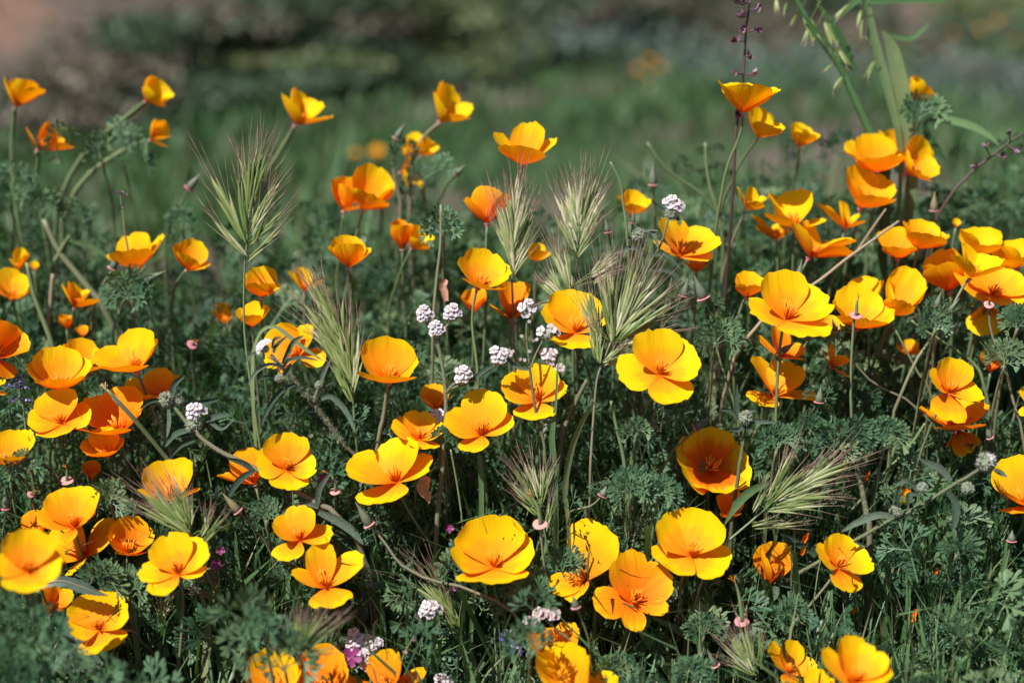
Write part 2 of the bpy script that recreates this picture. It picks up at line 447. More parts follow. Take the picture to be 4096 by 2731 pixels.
def build_shrubs():
    kinds = {'b': ('shrub_brown', 'blurred brown dry shrub on the bank'), 'g': ('shrub_green', 'blurred dark green shrub'),
             's': ('shrub_sage', 'blurred grey green sage bush'), 'o': ('shrub_olive', 'blurred olive green shrub')}
    where = [next(t for lim, t in SPOTS if px < lim) for px, *_ in SHRUBS]
    protos = {}
    for i, (px, py, d, r, h, k) in enumerate(SHRUBS):
        c = place(px * 4096 / 2352, py * 4096 / 2352, d)
        # stand it on the ground along the same line of sight
        for dd in np.linspace(2.2, 6.5, 180):
            q = place(px * 4096 / 2352, py * 4096 / 2352, dd)
            if q[2] < ground_z(q[0], q[1]): break
        c = q; c[2] = float(ground_z(c[0], c[1])) - .01
        rg = np.random.default_rng(500 + i)
        mat, lab = kinds[k]
        if px < 1120: h, r = h * .55, r * 1.1
        same = sorted(py2 for (p2, py2, *_, k2), t in zip(SHRUBS, where) if k2 == k and t == where[i])
        rank = '' if len(same) == 1 else {2: ['upper ', 'lower '], 3: ['upper ', 'middle ', 'lower '], 4: ['highest ', 'upper middle ', 'lower middle ', 'lowest ']}[len(same)][same.index(py)]
        lab = rank + lab + ' ' + where[i]
        o = empty('shrub', c, lab, 'shrub', {'b': 'brown shrubs on the bank', 'g': 'dark green shrubs along the bank', 's': 'sage bushes at the meadow edge', 'o': 'yellowish shrubs on the bank'}[k])
        V, F, UV = clump_cloud(rg, (r * 1.15, r * 1.0, h * .42), 1500, .014, clumps=16)
        big_mesh('crown', V, F, UV, M[mat], smooth=False).parent = o
        mb = MB()
        for t in range(7):
            e = np.array([rg.uniform(-.6, .6) * r, rg.uniform(-.6, .6) * r, h * rg.uniform(.5, .85)])
            tube(mb, smooth_path([(0, 0, -.01), e * [.4, .4, .5], e], 5), np.linspace(.006, .002, 5), 4, tint=rg.uniform())
        mb.build('twigs', M['twig'], o)
build_shrubs()

# meadow grass: nobody could count it
def grass_field(name, P, h, wdt, mat, lean=.5, rg=rng, kind='stuff', tint=None):
    n = len(P)
    az = rg.uniform(0, 2 * math.pi, n)
    ld = np.stack([np.cos(az), np.sin(az), np.zeros(n)], -1) * (rg.uniform(.1, 1, n) * lean * h)[:, None]
    side = np.stack([-np.sin(az + rg.normal(0, .6, n)), np.cos(az), rg.normal(0, .15, n)], -1) * wdt[:, None] / 2
    up = np.zeros((n, 3)); up[:, 2] = h
    m1 = P + up * .45 + ld * .22; m2 = P + up * .8 + ld * .58; tip = P + up * (1 - .22 * lean) + ld
    V = np.stack([P - side * .7, P + side * .7, m1 - side, m1 + side, m2 - side * .75, m2 + side * .75, tip, tip + side * .05], 1).reshape(-1, 3)
    b = (np.arange(n) * 8)[:, None, None]
    F = (np.array([[0, 1, 3, 2], [2, 3, 5, 4], [4, 5, 7, 6]])[None] + b).reshape(-1, 4)
    t = np.clip(rg.normal(.42, .25, n), 0, 1) if tint is None else tint
    UV = np.stack([np.repeat(t, 8), np.tile([0, 0, .45, .45, .8, .8, 1, 1], n)], -1)
    o = big_mesh(name, V, F, UV, mat)
    if kind: tag(o, kind=kind)
    return o
M['meadow'] = tinted_mat('meadow_grass', [(.030, .082, .028), (.048, .112, .040), (.074, .145, .056), (.14, .15, .08)], trans=.25)
def build_meadow():
    rg = np.random.default_rng(7)
    n = 34000
    x = rg.uniform(-2.2, 2.6, n); y = rg.uniform(1.45, 5.4, n)
    keep = (y < foot_line(x) + .05 + rg.uniform(-.1, 1, n) ** 3 * 1.1) & (np.abs(x) < .55 * y + .4)
    f = np.sin(4.1 * x + 1.3 * y + .6) + np.sin(2.7 * x - 3.9 * y) + rg.normal(0, .7, n)
    keep &= f > -.2
    x, y, f = x[keep], y[keep], f[keep]
    P = np.stack([x, y, ground_z(x, y) - .004], -1)
    h = np.clip(.025 + .018 * f + rg.uniform(0, .05, len(x)), .025, .13)
    o = grass_field('meadow_grass', P, h, rg.uniform(.004, .009, len(x)), M['meadow'], lean=.8, rg=rg)
    tag(o, 'blurred green meadow grass between the poppy patch and the bank', 'grass')
build_meadow()

def build_tall_grass():
    rg = np.random.default_rng(23)
    n = 240
    x = np.where(rg.uniform(0, 1, n) < .6, rg.uniform(.12, .42, n), rg.uniform(-.75, .85, n)); y = rg.uniform(1.22, 1.75, n)
    P = np.stack([x, y, ground_z(x, y) - .005], -1)
    o = grass_field('tall_grass', P, rg.uniform(.08, .22, n), rg.uniform(.0025, .007, n), M['meadow'], lean=.6, rg=rg, tint=np.clip(rg.normal(.55, .25, n), 0, 1))
    tag(o, 'loose tall grass blurred behind the poppy patch', 'grass')
build_tall_grass()
# ------------------------------------------------------------------ poppies
PETALS = []         # petal centres and radii in space: what must not be shaded by the foliage
DISCS = []          # (native x, native y, distance, radius): what the foliage must not grow in front of

def petal_mesh(mb, base, D, A, W, bulge, rg, nu, nv, flare, ruffle):
    L = np.linalg.norm(D)
    er = D - A * (D @ A)
    if np.linalg.norm(er) < .08 * L: er = er + unit(np.cross(A, [.2, .5, .8])) * .1 * L
    er = unit(er); et = unit(np.cross(A, er))
    th = math.acos(max(-1, min(1, unit(D) @ A)))
    nout = er * math.cos(th) - A * math.sin(th)
    Cp = D * .5 + nout * bulge * L
    wrap = float(np.clip(1.12 - .72 * th, .22, .95))
    f1, f2, f3 = rg.uniform(0, 6.3, 3)
    asym = rg.uniform(-.07, .07)
    nick = (rg.uniform(-.8, .8), rg.uniform(.05, .13), rg.uniform(.04, .12)) if rg.uniform() < .4 else (0, 0, .1)
    V, UV = [], []
    for j in range(nv + 1):
        s0 = j / nv
        for i in range(nu + 1):
            t = -1 + 2 * i / nu
            s = s0 * (1 - .20 * abs(t) ** 2.6 + asym * t + .016 * math.sin(9 * t + f1) + .010 * math.sin(21 * t + f2))
            if s0 == 1: s *= 1 + rg.uniform(-.012, .012)
            s *= 1 - nick[1] * math.exp(-((t - nick[0]) / nick[2]) ** 2) * s0
            s = max(0, s)
            P = 2 * s * (1 - s) * Cp + s * s * D
            T = unit(2 * (1 - s) * Cp + 2 * s * (D - Cp)) if s < .999 else unit(D - Cp)
            n = unit(np.cross(T, et))
            if n @ nout > 0: n = -n
            q = min(1, s0 / .72)
            wd = W / 2 * (.13 + .87 * math.sin(math.pi / 2 * q) ** 1.05) * (1 - .07 * max(0, s0 - .8) / .2)
            lat = wd * math.sin(wrap * t) / wrap
            inw = wd * (1 - math.cos(wrap * t)) / wrap
            e = s0 ** 3
            off = inw - flare * L * e * (1 + .4 * math.sin(3 * t + f3)) + ruffle * L * e * (math.sin(5.3 * t + f1) + .5 * math.sin(11 * t + f2))
            off += .016 * L * math.sin(13 * t + f3) * s0 * (1 - s0 * .5)
            V.append(base + P + et * lat + n * off)
            UV.append(((t + 1) / 2, s0))
    k = nu + 1
    F = [(j * k + i, j * k + i + 1, (j + 1) * k + i + 1, (j + 1) * k + i) for j in range(nv) for i in range(nu)]
    mb.add(V, F, UV)

def camvec(dx, dy, dz, sc):
    """image offsets (px right, px down, towards the lens) to a world vector"""
    return (RT * dx - UP * dy - FWD * dz) * sc

def path_px(reg, pts, d0, d1):
    out = []
    for i, (x, y) in enumerate(pts):
        nx, ny = nat(reg, x, y)
        out.append(place(nx, ny, d0 + (d1 - d0) * i / max(1, len(pts) - 1)))
    return out

def stem_to_ground(pts, rg, drop=.02):
    """continue a stem below its last seen point down to the soil"""
    p = np.asarray(pts[-1], float)
    d = unit(np.asarray(pts[-1]) - np.asarray(pts[-2])) if len(pts) > 1 else np.array([0, 0, -1.])
    d = unit(d * .6 + np.array([0, .1, -.8]))
    q = p + d * .05
    out = list(pts)
    if q[2] - .03 > float(ground_z(q[0], q[1])):
        out.append(q)
    e = out[-1] + np.array([rg.uniform(-.015, .015), rg.uniform(0, .03), 0])
    e = np.array([e[0], e[1], float(ground_z(e[0], e[1])) - .01])
    if e[2] < out[-1][2] - .005: out.append(e)
    return out

def stem_discs(P, r=16):
    for p in P:
        x, y, d = project(p)
        DISCS.append((x, y, d, r))

def poppy(reg, b, tips, label, c='y', L=None, w=1.0, d=None, dd=0, stem=None, bulge=.13, flare=.03, fine=True, ds=.03, rs=1.0, pistil=None):
    rg = np.random.default_rng(int(abs(b[0] * 7 + b[1] * 13)) + 17 * len(label))
    s = REG[reg][2]
    nx, ny = nat(reg, *b)
    d = (dep(ny) if d is None else d) + dd
    base = place(nx, ny, d)
    sc = K * d * s
    P2 = [(t[0] - b[0], t[1] - b[1]) for t in tips]
    L = L or max(math.hypot(*p) for p in P2) * 1.02
    Ds, ws = [], []
    for t, p in zip(tips, P2):
        h = math.hypot(*p)
        z = math.sqrt(max(0, L * L - h * h)) * (t[2] if len(t) > 2 else .5); p = (p[0] * 1.0, p[1] * 1.0)
        Ds.append(camvec(p[0], p[1], z, sc)); ws.append(t[3] if len(t) > 3 else w)
    A = unit(sum(unit(v) for v in Ds))
    if len(tips) < 4: A = unit(A + .25 * np.array([0, 0, 1]))
    Lw = L * sc
    o = empty('poppy', base, label, 'poppy', 'orange and yellow poppies of the patch')
    nu, nv = (12, 10) if fine else (8, 7)
    if c == 'y' and reg in ('A0', 'A1', 'A2', 'A3', 'E6', 'E1', 'E2', 'E4', 'D'): c = 'g'
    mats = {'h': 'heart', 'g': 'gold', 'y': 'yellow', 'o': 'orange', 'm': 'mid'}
    # petals further out sit slightly lower, so that neighbours do not cut each other
    for i, (D, wf) in enumerate(zip(Ds, ws)):
        mb = MB()
        LL = np.linalg.norm(D)
        petal_mesh(mb, base + unit(D) * .012 * Lw, D, A, wf * 1.2 * max(LL, .76 * Lw), bulge + rg.uniform(-.02, .02), rg, nu, nv,
                   flare + rg.uniform(-.04, .05), rg.uniform(.008, .026))
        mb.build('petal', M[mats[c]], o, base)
        x, y, dz = project(base + D * .62)
        DISCS.append((x, y, dz - .004, .50 * L * s)); PETALS.append((*(base + D * .6), .42 * Lw))
    mb = MB()
    a = unit(np.cross(A, [.3, .9, .1])); bb = np.cross(A, a)
    for k in range(20 if fine else 10):
        an = rg.uniform(0, 6.28); sp = rg.uniform(.12, .75)
        dr = unit(A + sp * (a * math.cos(an) + bb * math.sin(an)))
        p0 = base + A * .05 * Lw + (a * math.cos(an) + bb * math.sin(an)) * .02 * Lw
        ln = Lw * rg.uniform(.20, .33)
        p2 = p0 + dr * ln + A * .05 * Lw
        P = [p0, p0 + dr * ln * .5, p2]
        tube(mb, P, np.array([.010, .016, .013]) * Lw, 4, tint=rg.uniform())
    mb.build('stamens', M['stamen'], o, base)
    mb = MB()
    lathe(mb, base - A * .12 * Lw, A, [(0, .030 * Lw), (.05 * Lw, .04 * Lw), (.075 * Lw, .065 * Lw), (.085 * Lw, .085 * Lw), (.095 * Lw, .085 * Lw), (.10 * Lw, .03 * Lw)], 12, tint=rg.uniform())
    mb.build('receptacle', M['collar'], o, base)
    if pistil:
        q = place(*nat(reg, *pistil), d - .006)
        mb = MB(); tube(mb, smooth_path([base, (base + q) / 2, q], 8), np.linspace(.0012, .0007, 8), 6, tint=.3); mb.build('pistil', M['stem'], o, base)
    b0 = base - A * .11 * Lw
    if stem:
        sr, pts = (stem[0], stem[1:]) if isinstance(stem[0], str) else (reg, stem)
        P = path_px(sr, pts, d + .004, d + ds)
        vis = [b0] + P
        stem_discs(smooth_path(vis, 12))
        if not (isinstance(stem[0], str) and stem[0] == 'x'):
            vis = stem_to_ground(vis, rg)
    else:
        vis = stem_to_ground([b0, b0 - A * .018 + np.array([0, .004, -.012])], rg)
    Q = smooth_path(vis, 16)
    r = np.linspace(.00085, .00125, 16) * rs
    mb = MB(); tube(mb, Q, r, 6, tint=float(rg.uniform(.1, .9)))
    mb.build('stem', M['stem'], o, base)
    return o

T = poppy
# --- tall ones against the meadow and the bank, left to right
T('A0', (105, 735), [(48, 540, .5), (150, 548, -.6), (232, 565, .9), (300, 615, .1)], 'leftmost tall yellow poppy, a crumpled cup against the brown bank', L=215, d=1.13, w=.9, rs=1.7, stem=[(98, 790), (86, 900), (82, 1080), (100, 1290), (125, 1500)])
T('A0', (265, 1030), [(225, 895, .6), (355, 855, -.4), (415, 945, -.5), (497, 995, .3)], 'orange poppy with ragged sideways petals just below the leftmost tall yellow one', 'o', L=232, w=.72, d=1.11, rs=1.9, stem=[(265, 1070), (255, 1200), (270, 1330), (295, 1500)])
T('A0', (1005, 698), [(1045, 540, .4), (1115, 555, -.7), (1190, 660, .2), (1120, 690, .9)], 'yellow poppy tilted right on the topmost of the slanting stems at left', L=190, d=1.13, rs=2.0, stem=[(990, 710), (880, 800), (760, 890), (640, 990), (520, 1150), (420, 1370)])
T('A0', (1040, 965), [(1078, 830, .4), (1138, 835, -.5), (1168, 935, .2), (1160, 1015, .6)], 'small narrow yellow poppy on the lower slanting stem at left', L=150, w=.85, d=1.13, rs=2.0, stem=[(1018, 972), (900, 1010), (700, 1130), (580, 1240), (490, 1390)])
T('A1', (272, 858), [(285, 615, -.3), (232, 690, .8), (430, 690, -.5), (518, 795, .3)], 'yellow poppy tilted right above the tall brome head, with a folded tip', L=255, w=.9, d=1.12, rs=1.6, stem=[(262, 875), (215, 960), (150, 1070), (60, 1230)])
T('A1', (1268, 838), [(1320, 575, -.3), (1255, 670, .7), (1488, 728, -.3, .6), (1455, 812, .5)], 'tall yellow poppy with one upright petal above the crumpled cluster, left of centre', L=268, w=.95, d=1.115, rs=1.7, stem=[(1258, 850), (1170, 930), (1110, 1020), (1060, 1150), (1060, 1400)])
T('E6', (1170, 345), [(1060, 180, .5), (1140, 85, -.5), (1245, 120, -.6), (1110, 250, .9)], 'pale crumpled yellow poppy, topmost of the tangled cluster left of centre', L=270, w=.75, d=1.14, fine=False)
T('E6', (1215, 365), [(1300, 165, .2), (1430, 245, .2), (1340, 330, .7)], 'small yellow poppy pointing right within the tangled cluster left of centre', L=235, w=.85, d=1.13, fine=False)
T('E6', (985, 580), [(1080, 395, .4), (1070, 700, .7), (1165, 590, -.4), (1240, 745, .2)], 'yellow poppy opening to the right, lowest of the tangled cluster left of centre', 'm', L=300, w=.8, d=1.12, fine=False, stem=[(960, 585), (880, 640), (820, 700)])
T('E6', (1045, 385), [(1000, 280, .4), (1035, 255, -.4), (1075, 300, .3)], 'tiny yellow poppy at the left edge of the tangled cluster', L=130, w=.8, d=1.13, fine=False)
T('E6', (290, 1035), [(215, 650, .3), (345, 625, -.5), (330, 740, .7), (490, 1000, .5)], 'half closed orange poppy beside the left side of a yellow one, over the meadow', 'o', L=415, w=.75, d=1.085)
T('E6', (520, 1025), [(470, 600, -.2), (700, 510, -.6), (845, 735, .3), (690, 870, 1)], 'yellow poppy with a peaked back petal, hugging a half closed orange one', 'm', L=445, w=.95, d=1.08)
T('A2', (70, 1138), [(-120, 918, .1, .75), (140, 838, -.25, .72), (290, 950, -.1, .66), (60, 1035, .9, .95)], 'poppy with three spread upright petals standing alone above the two pale brome heads', 'm', L=325, w=.8, d=1.03)
T('A1', (1590, 1538), [(1440, 1370, .2, .6), (1590, 1285, .4), (1745, 1350, -.3), (1640, 1400, -.9)], 'orange poppy with one narrow petal, partly behind the left pale brome head', 'o', L=262, w=.9, d=1.03)
T('E6', (990, 1495), [(885, 1210, .6), (985, 1140, -.4), (1090, 1200, .3), (1000, 1220, 1)], 'dark closed orange poppy in shade behind a thick green stalk, left of centre', 'o', L=360, w=.7, d=1.075, fine=False)
T('E6', (1110, 1485), [(1150, 1205, .2), (1230, 1225, -.6), (1375, 1365, .2), (1260, 1430, .9)], 'small yellow poppy beside the dark closed one, left of centre', 'y', L=295, w=.85, d=1.07, fine=False)
T('B1', (640, 272), [(510, 125, .3), (625, 55, -.6), (788, 152, .2), (640, 120, .8)], 'rounded golden cup between the leaning brome head and a shaded closed poppy', 'm', L=218, w=1.05, d=1.035, stem=[(642, 300), (655, 400)])
# --- upper right
T('A2', (1590, 778), [(1435, 548, .3), (1600, 548, -.95), (1812, 598, .2), (1615, 618, 1)], 'tallest yellow poppy, a flaring cup on a bare stem before the sage bushes', L=258, w=1.12, d=1.0, stem=[(1588, 800), (1570, 930), (1480, 1150), (1440, 1350), (1412, 1520)], flare=.07)
T('A2', (1690, 948), [(1635, 785, .5), (1720, 738, -.6), (1865, 868, .2), (1770, 890, .9)], 'yellow poppy just below and behind the tallest flaring cup', L=215, d=1.05, stem=[(1680, 970), (1600, 1080), (1510, 1260)])
T('A2', (818, 1480), [(738, 1342, .3), (850, 1312, -.7), (950, 1375, .2), (860, 1420, .8)], 'small yellow cup left of the white flower head, behind a bent green stalk', L=170, d=1.06, stem=[(822, 1500), (830, 1560)])
T('A3', (215, 1010), [(152, 880, .4), (235, 848, -.5), (348, 925, .1), (245, 935, .9)], 'small yellow cup alone right of the tallest poppy, half opened', L=168, d=1.085, fine=False, stem=[(213, 1030), (200, 1150), (168, 1300)])
T('A3', (1000, 692), [(978, 540, .4), (1040, 530, -.5), (1145, 650, .1), (1060, 610, .9)], 'highest small yellow poppy at right, beside a broad grass blade', L=168, d=1.09, fine=False, stem=[(988, 715), (975, 800), (965, 880)])
T('A3', (745, 1188), [(542, 985, .3), (700, 922, -.95), (908, 1070, .1), (725, 1098, 1)], 'broad yellow cup, left flower of the high trio at right', 'm', L=262, w=1.08, d=1.075)
T('A3', (855, 1125), [(765, 900, .1), (865, 892, -.9), (962, 965, -.2), (925, 1075, .6)], 'yellow poppy half hidden between the other two of the high trio at right', 'm', L=235, d=1.1)
T('A3', (955, 1195), [(1080, 955, -.2), (1172, 1150, .1), (1070, 1238, .6), (935, 1050, .5)], 'orange poppy with spread petals, right flower of the high trio at right', 'm', L=258, w=.95, d=1.07, stem=[(960, 1215), (965, 1330), (960, 1480)])
T('A3', (640, 1432), [(625, 1138, -.3), (828, 1225, -.4), (566, 1250, .5), (740, 1385, .9)], 'tall golden cup just below the high trio at right', 'm', L=298, w=.95, d=1.065)
T('E1', (330, 540), [(215, 190, .3, .6), (440, 190, -.4), (640, 345, .1), (540, 470, .9)], 'small crumpled yellow poppy at the left end of the crowded right cluster', L=370, w=.72, d=1.05)
T('E1', (1070, 835), [(720, 300, -.1), (1130, 225, -.7), (1560, 690, .1), (650, 640, .8, .7)], 'large yellow poppy with a tall back petal, topmost of the crowded right cluster', L=625, w=.95, d=1.045)
T('E1', (1320, 1295), [(1120, 760, .5), (1420, 740, -.7), (1960, 960, -.1), (1920, 1160, .6)], 'red orange funnel shaped poppy under the crowded right cluster, its right petals folded', 'm', L=660, w=.85, d=1.03, flare=.08)
T('E1', (1880, 840), [(1490, 430, .3), (1820, 400, -.6), (2100, 610, -.1, .6), (2150, 720, .4, .6)], 'yellow poppy with frilled edge at the right end of the crowded cluster', L=455, w=.95, d=1.06)
T('E1', (800, 1020), [(420, 620, .1), (500, 790, .5), (900, 740, -.5), (1010, 870, .3)], 'orange and yellow poppy mostly hidden low at the left of the crowded right cluster', 'm', L=480, w=.8, d=1.07)
T('E2', (330, 545), [(75, 255, .3), (300, 165, -.5), (520, 385, .4), (270, 430, .9)], 'yellow cup with shadow stripes, left of the frilled flower behind a dry stalk', 'm', L=405, w=.95, d=1.03)
T('E2', (580, 432), [(400, 105, -.1), (650, 80, -.8), (915, 260, .1), (620, 290, 1)], 'wide yellow cup touching the striped one at right, seen from the side', 'm', L=385, w=1.05, d=1.025, stem=[(575, 460), (530, 600), (460, 850), (350, 1080), (260, 1260)])
T('E2', (1190, 768), [(970, 510, .7), (1135, 355, -.5), (1490, 500, -.6), (1512, 645, .7)], 'sharp small yellow poppy with dark underside, before the big mass at the right edge', L=425, w=.98, d=.975, ds=.01, flare=.06, stem=[(1165, 790), (1070, 930), (970, 1130), (880, 1270), (760, 1440), (650, 1600), (500, 1850)])
T('E2', (1300, 520), [(1095, 200, .1), (1310, 170, -.6), (1490, 310, -.3), (1250, 400, .7)], 'yellow poppy with a rounded top, upper left of the mass at the right edge', L=380, w=1.3, d=1.03)
T('E2', (1740, 660), [(1545, 400, .2), (1690, 325, -.6), (1850, 430, -.3), (1640, 560, .7)], 'yellow poppy touching the right edge of the photo, upper right of the mass', L=370, w=1.35, d=1.025)
T('E2', (1430, 985), [(1010, 830, .5), (1320, 600, -.5), (1740, 680, -.4), (1790, 1000, .4), (1400, 1070, .8, .5)], 'big open poppy with shadowed red centre in the mass at the right edge', 'm', L=500, w=1.25, d=1.01)
T('E2', (1390, 1075), [(1365, 1450, .3, 1.15), (1190, 1250, -.2, .7), (1560, 1250, -.2, .7)], 'yellow poppy with one large hanging petal below the mass at the right edge', L=390, w=1.0, d=1.02)
T('E2', (940, 935), [(625, 620, .6), (880, 440, -.6), (1075, 640, -.3), (760, 620, .9)], 'shaded orange cup in front of the mass at right, its left side dark', 'm', L=470, w=.98, d=1.03)
T('B3', (610, 692), [(440, 520, .5), (640, 405, -.85), (838, 545, .2), (610, 622, 1)], 'yellow bowl directly behind the pink collar on its bare stalk', L=295, w=1.05, d=1.0)
T('B3', (680, 570), [(495, 420, .2), (640, 342, -.5), (780, 368, -.3)], 'yellow poppy peeping out behind the bowl with the pink collar', L=250, d=1.03)
T('B3', (850, 605), [(815, 390, .3), (1015, 290, -.2, .7), (1062, 388, .2, .45), (850, 520, .9, .6)], 'yellow poppy with sideways pale edged petals right of the pink collar bowl', 'm', L=330, w=.8, d=1.015, flare=-.02)
T('E3', (690, 600), [(610, 88, -.2), (1110, 320, -.1), (300, 455, .4), (920, 745, .8)], 'largest sharp yellow poppy at right, facing the lens on a dark straight stem', L=560, w=1.02, d=.958, ds=.012, bulge=.05, flare=.04, stem=[(655, 690), (625, 900), (600, 1200), (585, 1570)])
T('E3', (275, 365), [(175, 135, .5), (300, 92, -.5), (430, 150, -.3), (270, 240, .9)], 'small golden cup behind the left of the largest sharp poppy', 'm', L=275, w=.95, d=1.0, stem=[(250, 400), (160, 640), (115, 850), (130, 1100), (150, 1300)])
T('E3', (1030, 700), [(1110, 520, -.2), (1285, 610, .1), (1100, 712, .6)], 'orange poppy hidden behind the lower right petal of the largest sharp poppy', 'm', L=260, w=.85, d=1.0)
T('E3', (640, 1000), [(410, 770, .3, .6), (600, 670, -.5), (870, 870, -.1), (770, 985, .7)], 'orange poppy under the largest sharp poppy, split by its stem', 'o', L=330, w=.9, d=1.0)
T('E3', (560, 1395), [(370, 980, -.2), (800, 1070, -.3), (330, 1450, .6, .9), (1020, 1360, .3, .55)], 'wide orange poppy with a narrow shaded petal reaching right, low behind a stem', 'm', L=462, w=.95, d=1.0, bulge=.05)
T('E3', (1160, 1085), [(1062, 915, .4, .6), (1160, 845, -.3), (1345, 995, -.1), (1330, 1185, .5)], 'small yellow poppy seen from the side beside the collar stalk at right', 'm', L=250, w=.85, d=1.0, stem=[(1150, 1100), (1100, 1180), (1050, 1260)])
T('B3', (962, 873), [(882, 812, .4), (990, 768, -.5), (1042, 830, -.1), (950, 850, .9)], 'little blurred orange bud like poppy deep among stems at right', 'm', L=112, d=1.06, fine=False)
T('B3', (1240, 1135), [(1108, 1000, .2), (1290, 900, -.3), (1460, 1110, .1), (1215, 1322, .7)], 'sharp round yellow poppy facing the lens at right, a petal hanging in front', L=245, w=1.1, d=.962, bulge=.06)
T('B3', (1280, 1385), [(1055, 1250, .3), (1490, 1205, -.1), (1300, 1190, -.8), (1260, 1340, 1)], 'red orange poppy directly beneath the round sharp one at right', 'o', L=285, w=1.0, d=.985)
T('B3', (1310, 1400), [(1225, 1500, .3), (1330, 1565, .6), (1440, 1500, .2)], 'shaded orange poppy drooping under the red orange one at right', 'o', L=185, w=1.0, d=.99)
T('B3', (1830, 1200), [(1742, 1110, .2), (1740, 1290, .5), (1860, 1050, -.4)], 'sliver of a yellow poppy cut by the right edge at mid height', L=140, d=.97)
T('C3', (1765, 345), [(1700, 15, -.2), (1545, 190, .4), (1650, 370, .7), (1920, 150, -.2)], 'orange yellow poppy cut by the right edge below the grey hairy stalk', 'm', L=335, w=1.0, d=.962, stem=[(1760, 400), (1740, 520), (1640, 640), (1620, 800)])
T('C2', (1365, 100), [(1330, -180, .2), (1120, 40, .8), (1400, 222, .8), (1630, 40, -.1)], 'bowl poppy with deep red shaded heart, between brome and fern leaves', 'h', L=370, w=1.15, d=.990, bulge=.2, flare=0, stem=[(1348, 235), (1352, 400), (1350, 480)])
T('C2', (1225, 690), [(1075, 405, -.2), (1335, 385, -.3), (1010, 720, .75), (1470, 745, .6)], 'round open bowl poppy on two long stems, low right of centre', L=325, w=1.12, d=.945, bulge=.12, flare=0, stem=[(1175, 835), (1155, 970), (1190, 1290)])
T('C1', (1640, 770), [(1365, 585, .3), (1600, 418, -.4), (1890, 590, .2), (1625, 808, 1)], 'large smooth yellow bowl poppy at bottom centre, its front rim low', L=345, w=1.2, d=.945, bulge=.15, flare=0, stem=[(1630, 825), (1650, 960), (1720, 1130), (1790, 1260)])
T('C2', (510, 855), [(600, 462, -.1, .95), (255, 905, .4, .6), (400, 960, .6, .5)], 'poppy with one tall fan petal and green pistil, others fallen', 'm', L=402, w=.95, d=.955, bulge=.03, flare=.02, pistil=(530, 662))
T('C2', (825, 1015), [(770, 665, -.2), (1075, 800, -.1), (560, 1000, .4), (815, 1140, .8, .55), (1060, 1035, .4, .5)], 'flat open orange poppy with curled right petal, low right of the fan petal', 'o', L=345, w=.74, d=.942, bulge=.04, flare=.03, stem=[(800, 1150), (770, 1270), (700, 1450)])
T('C1', (970, 185), [(640, 40, .2), (1010, -120, -.3), (1195, 10, -.1), (830, 305, .8)], 'large open yellow poppy left of the withered petal, its front petal lying flat', L=345, w=1.12, d=.957, bulge=.07, stem=[(1000, 290), (1060, 400), (1150, 540), (1300, 720), (1380, 830)])
T('C1', (205, 100), [(195, -148, -.3), (408, 40, -.1), (265, 215, .7), (22, 20, .4)], 'round open yellow poppy above the hairy stalk, left of the largest low one', L=255, w=1.15, d=.957, bulge=.08)
T('B1', (1125, 1455), [(945, 1340, .3), (1110, 1260, -.4), (1295, 1370, .1), (1185, 1512, .8)], 'yellow poppy with wavy rim touching a white flower head, left of centre', L=215, w=1.05, d=.968, bulge=.08)
T('B1', (1550, 1425), [(1310, 1300, .3), (1600, 1122, -.2), (1764, 1300, .1, .8), (1475, 1525, .7, .7)], 'orange yellow poppy with split petals, shadowed by brome awns at centre', 'm', L=320, w=.98, d=.964, bulge=.06)
T('B2', (175, 1195), [(-70, 1070, .2), (190, 940, -.4), (362, 1070, 0), (140, 1305, .8)], 'yellow poppy crossed by a dark hairy stem, with a red shadow patch, at centre', 'm', L=265, w=1.12, d=.972, bulge=.08)
T('B1', (915, 1058), [(755, 875, .3), (900, 752, -.4), (1115, 905, .1), (920, 1022, 1)], 'clean golden cup on a thick straight stem left of the white flowers', 'm', L=308, w=1.12, d=.968, ds=.02, flare=0, rs=1.5, stem=[(908, 1080), (895, 1180), (880, 1300), (845, 1460)])
T('B1', (1530, 412), [(1415, 215, .3), (1590, 152, -.5), (1748, 290, 0), (1600, 395, .9)], 'yellow cup with visible stamens on a thin curved stem above the white flowers', L=275, w=1.05, d=.985, ds=.015, stem=[(1520, 425), (1495, 560), (1492, 700), (1525, 960)])
T('F1', (680, 1372), [(325, 1100, .3), (670, 885, -.3), (1020, 1180, -.1, .8), (680, 1535, .8)], 'big yellow poppy at centre behind the sharp brome awns', 'y', L=500, w=1.15, d=.985, bulge=.07, stem=[(690, 1545), (720, 1620), (800, 1720)])
T('B2', (1012, 1008), [(970, 700, -.15), (728, 990, .3), (1275, 870, .1), (1125, 1190, .7)], 'widest sharp yellow poppy right of centre, four rounded petals facing the lens', L=318, w=1.08, d=.942, bulge=.03, flare=.03, stem=[(960, 1165), (925, 1260), (870, 1420), (835, 1568)])
T('B2', (1155, 192), [(1060, -72, -.1), (1405, 45, -.1), (1340, 218, .5), (975, 110, .5, .7)], 'golden poppy with spread petals behind a hairy bent stem, right of the awns', 'm', L=290, w=1.0, d=1.01, bulge=.05)
T('D', (1600, 625), [(1568, 598, .3), (1600, 588, -.4), (1628, 605, .2)], 'shaded orange poppy hidden just under the golden spread one', 'o', L=40, d=1.03, fine=False)
T('D', (1232, 600), [(1198, 572, .4), (1228, 558, -.4), (1264, 580, 0), (1240, 578, .9)], 'small yellow poppy striped with shade, behind the two pale brome heads', 'y', L=44, d=1.06, fine=False)
T('D', (1175, 733), [(1128, 702, .3), (1160, 645, .2), (1205, 650, -.5), (1218, 705, .3)], 'orange poppy behind the brome stalk and above the white sprig', 'o', L=88, w=.8, d=1.02)
